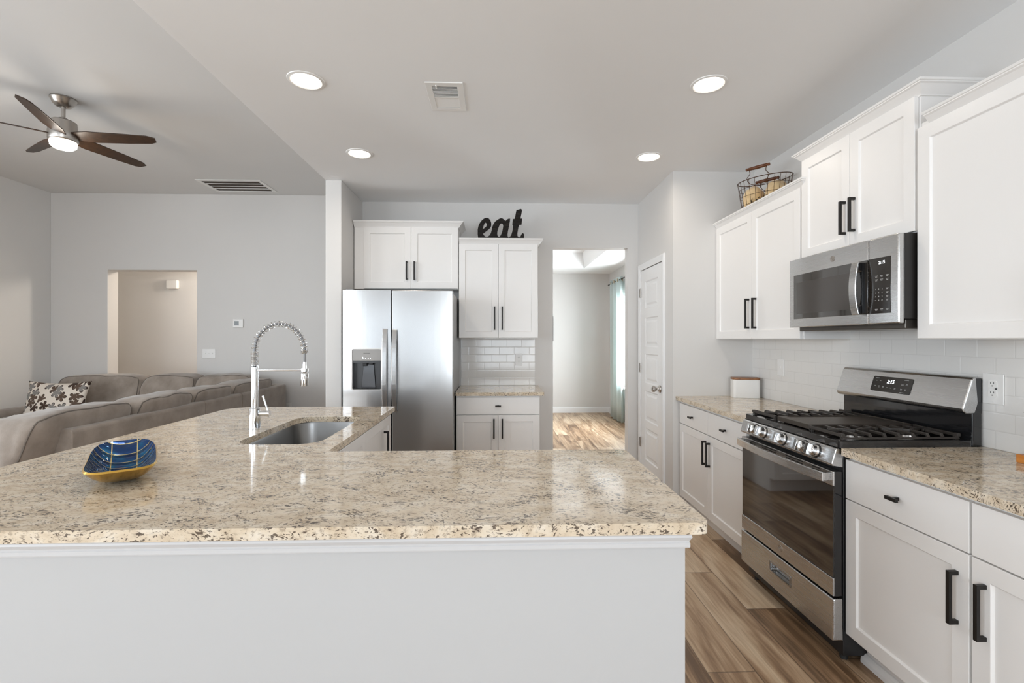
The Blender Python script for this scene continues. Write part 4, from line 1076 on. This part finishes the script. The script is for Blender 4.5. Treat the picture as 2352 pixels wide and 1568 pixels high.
def lump(c, r, sc, seed, mat, name, lab, cat, grp=None):
    bm = bmesh.new(); bmesh.ops.create_icosphere(bm, subdivisions=4, radius=1)
    for v in bm.verts:
        d = 1 + .14 * noise.noise(v.co * 1.6 + Vector((seed, 0, 0))) + .05 * noise.noise(v.co * 5 + Vector((0, seed, 0)))
        v.co = Vector((v.co.x * sc[0], v.co.y * sc[1], v.co.z * sc[2])) * r * d
    me = bpy.data.meshes.new(name); bm.to_mesh(me); bm.free()
    me.polygons.foreach_set('use_smooth', [True] * len(me.polygons)); me.materials.append(M[mat])
    o = bpy.data.objects.new(name, me); COL.objects.link(o); o.location = c; tag(o, lab, cat, grp); return o
lump(bc + ax * -.078 + bx * .010 + Vector((0, 0, .105)), .074, (1.0, .98, 1.25), 1, 'bun', 'cream_ball', 'cream decorative ball in the far end of the wire basket', 'decoration', 'cream balls in the basket')
lump(bc + ax * .078 + bx * .010 + Vector((0, 0, .115)), .074, (1.0, .98, 1.3), 5, 'bun', 'cream_ball', 'cream decorative ball in the near end of the wire basket', 'decoration', 'cream balls in the basket')
mb = MB(); random.seed(11)
for i in range(90):
    p = bc - bx * random.uniform(.066, .086) + ax * random.uniform(-.06, .10) + Vector((0, 0, random.uniform(.035, .085)))
    d = Vector((random.uniform(-1, 1), random.uniform(-1, 1), random.uniform(-.4, 1))).normalized() * .024; s = d.orthogonal().normalized() * .007
    mb.add([p, p + d * .5 + s, p + d, p + d * .5 - s], [(0, 1, 2, 3)])
for i in range(6):
    p = bc - bx * .066 + ax * random.uniform(-.08, .05) + Vector((0, 0, .02)); mb.tube([p, p + ax * .04 + Vector((0, 0, .02)), p + ax * .08 + Vector((0, 0, .03))], .002, 5)
tag(mb.build('dried_greenery', plain('dried_green', srgb(66, 58, 34), .7)), 'dark dried greenery along the front inside the wire basket', 'decoration')

# ------------------------------------------------------------------ bread box, tiered tray
bb = thing('bread_box', 'white lidded storage box with a wooden lid on the corner countertop', 'box', (1.955, 3.71, .914))
R = Matrix.Rotation(math.radians(-14), 3, 'Z'); c0 = Vector((1.962, 3.705, .914))
bo = fillet([(-.100, -.055), (.100, -.055), (.100, .055), (-.100, .055)], .022, 5); lo = fillet([(-.101, -.056), (.101, -.056), (.101, .056), (-.101, .056)], .03, 5)
mpb = lambda a, b, d: c0 + R @ Vector((a, b, d))
MB().poly(bo, mpb, .0005, .142).build('body', plain('enamel_white', (.76, .75, .73, 1), .3), bb, bevel=.003)
MB().poly(lo, mpb, .1425, .158).build('lid', 'wood_lid', bb, bevel=.003)

tt = thing('tiered_tray', 'two-tier tray with wooden base and galvanised top tier, cut by the right edge', 'tray', (2.01, 1.66, .914))
tc = Vector((2.015, 1.655, 0))
def vy(p, q): return p
MB().poly([(1.936, 1.60), (2.075, 1.60), (2.075, 1.718), (1.936, 1.718)], XY, .9145, .946).build('base_tier', 'wood_tray', tt, bevel=.002)
MB().tube([(tc.x + .02, tc.y, .945), (tc.x + .02, tc.y, 1.02)], .005, 8).build('post', 'galv', tt)
MB().lathe([(.072, 0), (.074, .022), (.079, .024), (.079, .027), (.072, .027), (.070, .006)], (tc.x, tc.y, .984)).build('top_tier', 'galv', tt)
pp = thing('potted_plant', 'tiny thin-leaved plant in a grey metal pot on the tiered tray', 'plant', (tc.x, tc.y, 1.012))
MB().lathe([(.035, 0), (.060, .020), (.066, .034), (.058, .048), (.062, .052), (.054, .052), (.05, .040)], (tc.x - .004, tc.y, 1.0115)).build('pot', 'galv', pp)
mb = MB(); random.seed(5)
for i in range(22):
    a = random.uniform(0, 2 * PI); le = random.uniform(.06, .09); hgt = random.uniform(.03, .085)
    p0 = Vector((tc.x, tc.y, 1.045)); p1 = p0 + Vector((math.cos(a) * le * .5, math.sin(a) * le * .5, hgt)); p2 = p0 + Vector((math.cos(a) * le, math.sin(a) * le, hgt * .9))
    if p2.x > 2.07: p2.x = 2.07
    if p1.x > 2.06: p1.x = 2.06
    mb.tube(bez([p0, p1, p2], 5), [.003 - .0026 * k / 10 for k in range(11)], 5)
mb.build('leaves', 'leaf', pp)

# ------------------------------------------------------------------ blue and gold dish
bl = thing('dish', 'rectangular leaf-veined dish, blue enamel inside and gold outside, on the peninsula', 'bowl', (-1.250, 1.640, .914))
rot = math.atan2(.40, -.28) - PI / 2                # long axis turned towards the far left
hw, hl_ = .094, .185
def dish(inset, z0, n=44, m=10, off=0):
    vs = []; fs = []
    for j in range(m + 1):
        s = j / m
        for i in range(n):
            t_ = 2 * PI * i / n; ct_, st_ = math.cos(t_), math.sin(t_)
            k = (abs(ct_) ** 4.5 + abs(st_) ** 4.5) ** (-1 / 4.5)
            x = ct_ * k; y = st_ * k; rr_ = s
            px, py = x * (hw - inset) * rr_, y * (hl_ - inset) * rr_
            prof_ = .15 * s ** 2 + .85 * max(0, (s - .35) / .65) ** 1.8
            z = z0 + prof_ * (.054 + .030 * max(0, y) ** 2 * s) + off * 0
            sh_ = 1.0 if s < .999 else 1.0
            vs.append((px, py, z))
    for j in range(m):
        for i in range(n): fs.append((j * n + i, j * n + (i + 1) % n, (j + 1) * n + (i + 1) % n, (j + 1) * n + i))
    return vs, fs
vi, fi = dish(.004, .0065); vo, fo_ = dish(0, .0008)
inner = MB().add([Vector(v) + Vector(bl.location) for v in vi], fi, True).build('inside', 'bowl_in', bl)
no = len(vo); n = 44; m = 10
rim = [(m * n + i, m * n + (i + 1) % n, no + (i + 1) % n, no + i) for i in range(n)]
vr = [vi[m * n + i] for i in range(n)]
outer = MB().add([Vector(v) + Vector(bl.location) for v in vo + vr], fo_ + rim, True).build('outside', 'gold', bl)
bl.rotation_euler = (0, 0, rot)

# ------------------------------------------------------------------ sectional sofa
so = thing('sectional_sofa', 'taupe L-shaped sectional sofa with loose back cushions in the living room', 'sofa', (-3.6, 5.0, 0))
XB = -2.68
mb = MB(); 
def wedge(mb, y0, y1):
    pr = [(XB, .10), (XB, .785), (XB - .012, .80), (XB - .075, .805), (XB - .10, .79), (XB - .20, .40), (XB - .20, .10)]
    n = len(pr); mb.add([(x, y, z) for y in (y0, y1) for x, z in pr], [tuple(range(n)), tuple(range(n, 2 * n))] + [(i, (i + 1) % n, n + (i + 1) % n, n + i) for i in range(n)])
for y0, y1 in ((3.11, 4.497), (4.503, 5.133), (5.139, 6.18)): 
    mb = MB(); wedge(mb, y0, y1); mb.build('back_frame', 'sofa', so, bevel=.012, seg=3)
mb = MB(); mb.box(-3.62, XB - .02, 3.11, 6.2, .06, .34); mb.box(-5.45, -2.9, 5.25, 6.2, .06, .34); mb.build('seat_frame', 'sofa', so, bevel=.02, seg=3)
mb = MB(); mb.box(-5.45, -2.75, 6.12, 6.28, .06, .80); mb.build('back_frame', 'sofa', so, bevel=.02, seg=3)
def cushion(name, c, s, k=7.0, puff=.09, seed=0, lean=(0, 0), piping=None, amp=.015, mat='sofa', parent=None):
    n = 20; vs = {}; V = []; Fs = []
    def vert(p):
        key = tuple(round(q, 5) for q in p)
        if key not in vs: vs[key] = len(V); V.append(Vector(p))
        return vs[key]
    for axx in range(3):
        for sg in (-1, 1):
            for i in range(n):
                for j in range(n):
                    q = []
                    for di, dj in ((0, 0), (1, 0), (1, 1), (0, 1)):
                        u_, v_ = -1 + 2 * (i + di) / n, -1 + 2 * (j + dj) / n
                        p = [0, 0, 0]; p[axx] = sg; p[(axx + 1) % 3] = u_; p[(axx + 2) % 3] = v_; q.append(vert(p))
                    Fs.append(q)
    out = []
    def shape(p):
        x, y, z = p; L = (abs(x) ** k + abs(y) ** k + abs(z) ** k) ** (1 / k); q = Vector((x, y, z)) / L
        # bulge the faces, pinch the corners
        q = Vector((q.x * (1 + puff * (1 - q.y ** 2) * (1 - q.z ** 2)), q.y * (1 + puff * .4 * (1 - q.x ** 2) * (1 - q.z ** 2)), q.z * (1 + puff * .6 * (1 - q.x ** 2) * (1 - q.y ** 2))))
        w_ = Vector((q.x * s[0] + lean[0] * q.z, q.y * s[1] + lean[1] * q.z, q.z * s[2])) + Vector(c)
        return w_ + Vector((noise.noise(w_ * 4 + Vector((seed, 0, 0))), noise.noise(w_ * 4 + Vector((0, seed, 0))), noise.noise(w_ * 4.5 + Vector((0, 0, seed))))) * amp \
            + Vector((noise.noise(Vector((w_.x * 9, w_.y * 22, w_.z * 9 + seed))), noise.noise(Vector((w_.x * 22, w_.y * 9, w_.z * 9 - seed))), noise.noise(Vector((w_.x * 16, w_.y * 16, seed))))) * amp * .42
    mb = MB().add([shape(v) for v in V], Fs, True)
    o = mb.build(name, mat, parent or so)
    if piping:
        for loop in piping:
            MB().tube([shape(Vector(p)) * 1.0 for p in loop], .0052, 6, closed=True).build('piping', 'piping', o)
    return o
def rect_loop(axis, val, n=14, e=.94):
    L = []
    cs = [(-e, -e), (e, -e), (e, e), (-e, e)]
    for i in range(4):
        a, b = cs[i], cs[(i + 1) % 4]
        for j in range(n):
            t_ = j / n; u_, v_ = a[0] + (b[0] - a[0]) * t_, a[1] + (b[1] - a[1]) * t_
            p = [0, 0, 0]; p[axis] = val; p[(axis + 1) % 3] = u_; p[(axis + 2) % 3] = v_; m_ = max(abs(u_), abs(v_)); p[(axis + 1) % 3] = u_ / m_ * .999; p[(axis + 2) % 3] = v_ / m_ * .999; L.append(p)
    return L
pl = [rect_loop(0, .84), rect_loop(0, -.84)]
# back cushions along the near run, leaning over the frame
for i, (y0, y1) in enumerate(((2.90, 3.72), (3.74, 4.40), (4.42, 5.02), (5.06, 5.92))):
    cushion('back_cushion', (XB - .225 - (.03 if i == 0 else 0), (y0 + y1) / 2, .665), (.145, (y1 - y0) / 2, .245), seed=i * 3.1, lean=(.075, 0), piping=pl)
py = [rect_loop(1, .84), rect_loop(1, -.84)]
for i, (x0, x1) in enumerate(((-5.22, -4.27), (-4.25, -3.64), (-3.62, -2.98))):
    cushion('back_cushion', ((x0 + x1) / 2, 5.94, .69), ((x1 - x0) / 2, .145, .245), seed=20 + i * 2.3, lean=(0, .075), piping=py)
for (x0, x1, y0, y1) in ((-3.68, -2.98, 3.05, 3.75), (-3.68, -2.98, 3.75, 4.45), (-3.68, -2.98, 4.45, 5.15), (-5.2, -4.27, 5.1, 5.85), (-4.26, -3.35, 5.1, 5.85)):
    cushion('seat_cushion', ((x0 + x1) / 2, (y0 + y1) / 2, .42), ((x1 - x0) / 2, (y1 - y0) / 2, .085), seed=x0 + y0, amp=.006)
# rolled arm at the far left end
mb = MB(); mb.tube([(-5.36, 5.05, .50), (-5.36, 6.2, .50)], .115, 24); mb.box(-5.44, -5.28, 5.07, 6.2, .06, .50); mb.build('arm', 'sofa', so, bevel=.008)
mb = MB(); mb.tube([(-5.36 + .10 * math.cos(a), 5.045, .50 + .10 * math.sin(a)) for a in [i * 2 * PI / 24 for i in range(24)]], .009, 6, closed=True); mb.build('piping', 'piping', so)
for x, y in ((-2.76, 3.16), (-2.76, 6.1), (-3.55, 3.16), (-5.38, 5.32), (-5.38, 6.1)): MB().box(x - .03, x + .03, y - .03, y + .03, 0, .062).build('foot', 'wood_grip', so)

def pillow(loc, w_, h_, th_, rx, rz):
    n = 22; vs = []; fs = []
    for sg in (-1, 1):
        for i in range(n + 1):
            for j in range(n + 1):
                u_, v_ = -1 + 2 * i / n, -1 + 2 * j / n
                e = max(0, (1 - u_ ** 2)) ** .55 * max(0, (1 - v_ ** 2)) ** .55
                sx_ = 1 - .10 * (1 - v_ ** 2) * abs(u_) ** 2; sz_ = 1 - .13 * (1 - u_ ** 2) * abs(v_) ** 2
                vs.append((u_ * w_ * sx_, sg * th_ * e, v_ * h_ * sz_))
    N1 = (n + 1) ** 2
    for k_ in range(2):
        for i in range(n):
            for j in range(n): fs.append((k_ * N1 + i * (n + 1) + j, k_ * N1 + (i + 1) * (n + 1) + j, k_ * N1 + (i + 1) * (n + 1) + j + 1, k_ * N1 + i * (n + 1) + j + 1))
    me = bpy.data.meshes.new('throw_pillow'); me.from_pydata(vs, [], fs)
    bm = bmesh.new(); bm.from_mesh(me); bmesh.ops.remove_doubles(bm, verts=bm.verts, dist=1e-5); bmesh.ops.recalc_face_normals(bm, faces=bm.faces); bm.to_mesh(me); bm.free()
    me.polygons.foreach_set('use_smooth', [True] * len(me.polygons)); me.materials.append(M['floral'])
    o = bpy.data.objects.new('throw_pillow', me); COL.objects.link(o); o.location = loc; o.rotation_euler = (rx, 0, rz); return o
tag(pillow((-4.92, 5.50, .675), .365, .235, .085, math.radians(-14), math.radians(-3)), 'cream throw pillow printed with brown and grey leaves on the far left of the sofa', 'pillow')
# plush throw over the seat front beside the arm
vs, fs = [], []; nx, ny = 30, 26
for i in range(nx + 1):
    for j in range(ny + 1):
        x = -5.20 + .50 * i / nx; t_ = j / ny * .75
        if t_ < .45: y, z = 5.42 - t_, .515
        else: y, z = 4.97 - .02 * math.sin((t_ - .45) * 8), .515 - (t_ - .45)
        nn = noise.noise(Vector((x * 9, t_ * 9, 0))) * .022 + noise.noise(Vector((x * 30, t_ * 30, 2))) * .008
        vs.append((x, y - (nn if t_ >= .45 else 0) - .03, z + (nn if t_ < .45 else 0) + .03))
for i in range(nx):
    for j in range(ny): fs.append((i * (ny + 1) + j, (i + 1) * (ny + 1) + j, (i + 1) * (ny + 1) + j + 1, i * (ny + 1) + j + 1))
th_ = MB().add(vs, fs, True).build('throw_blanket', 'throw'); sd = th_.modifiers.new('thick', 'SOLIDIFY'); sd.thickness = .02
tag(th_, 'cream plush throw blanket on the sofa seat below the leaf pillow', 'blanket')
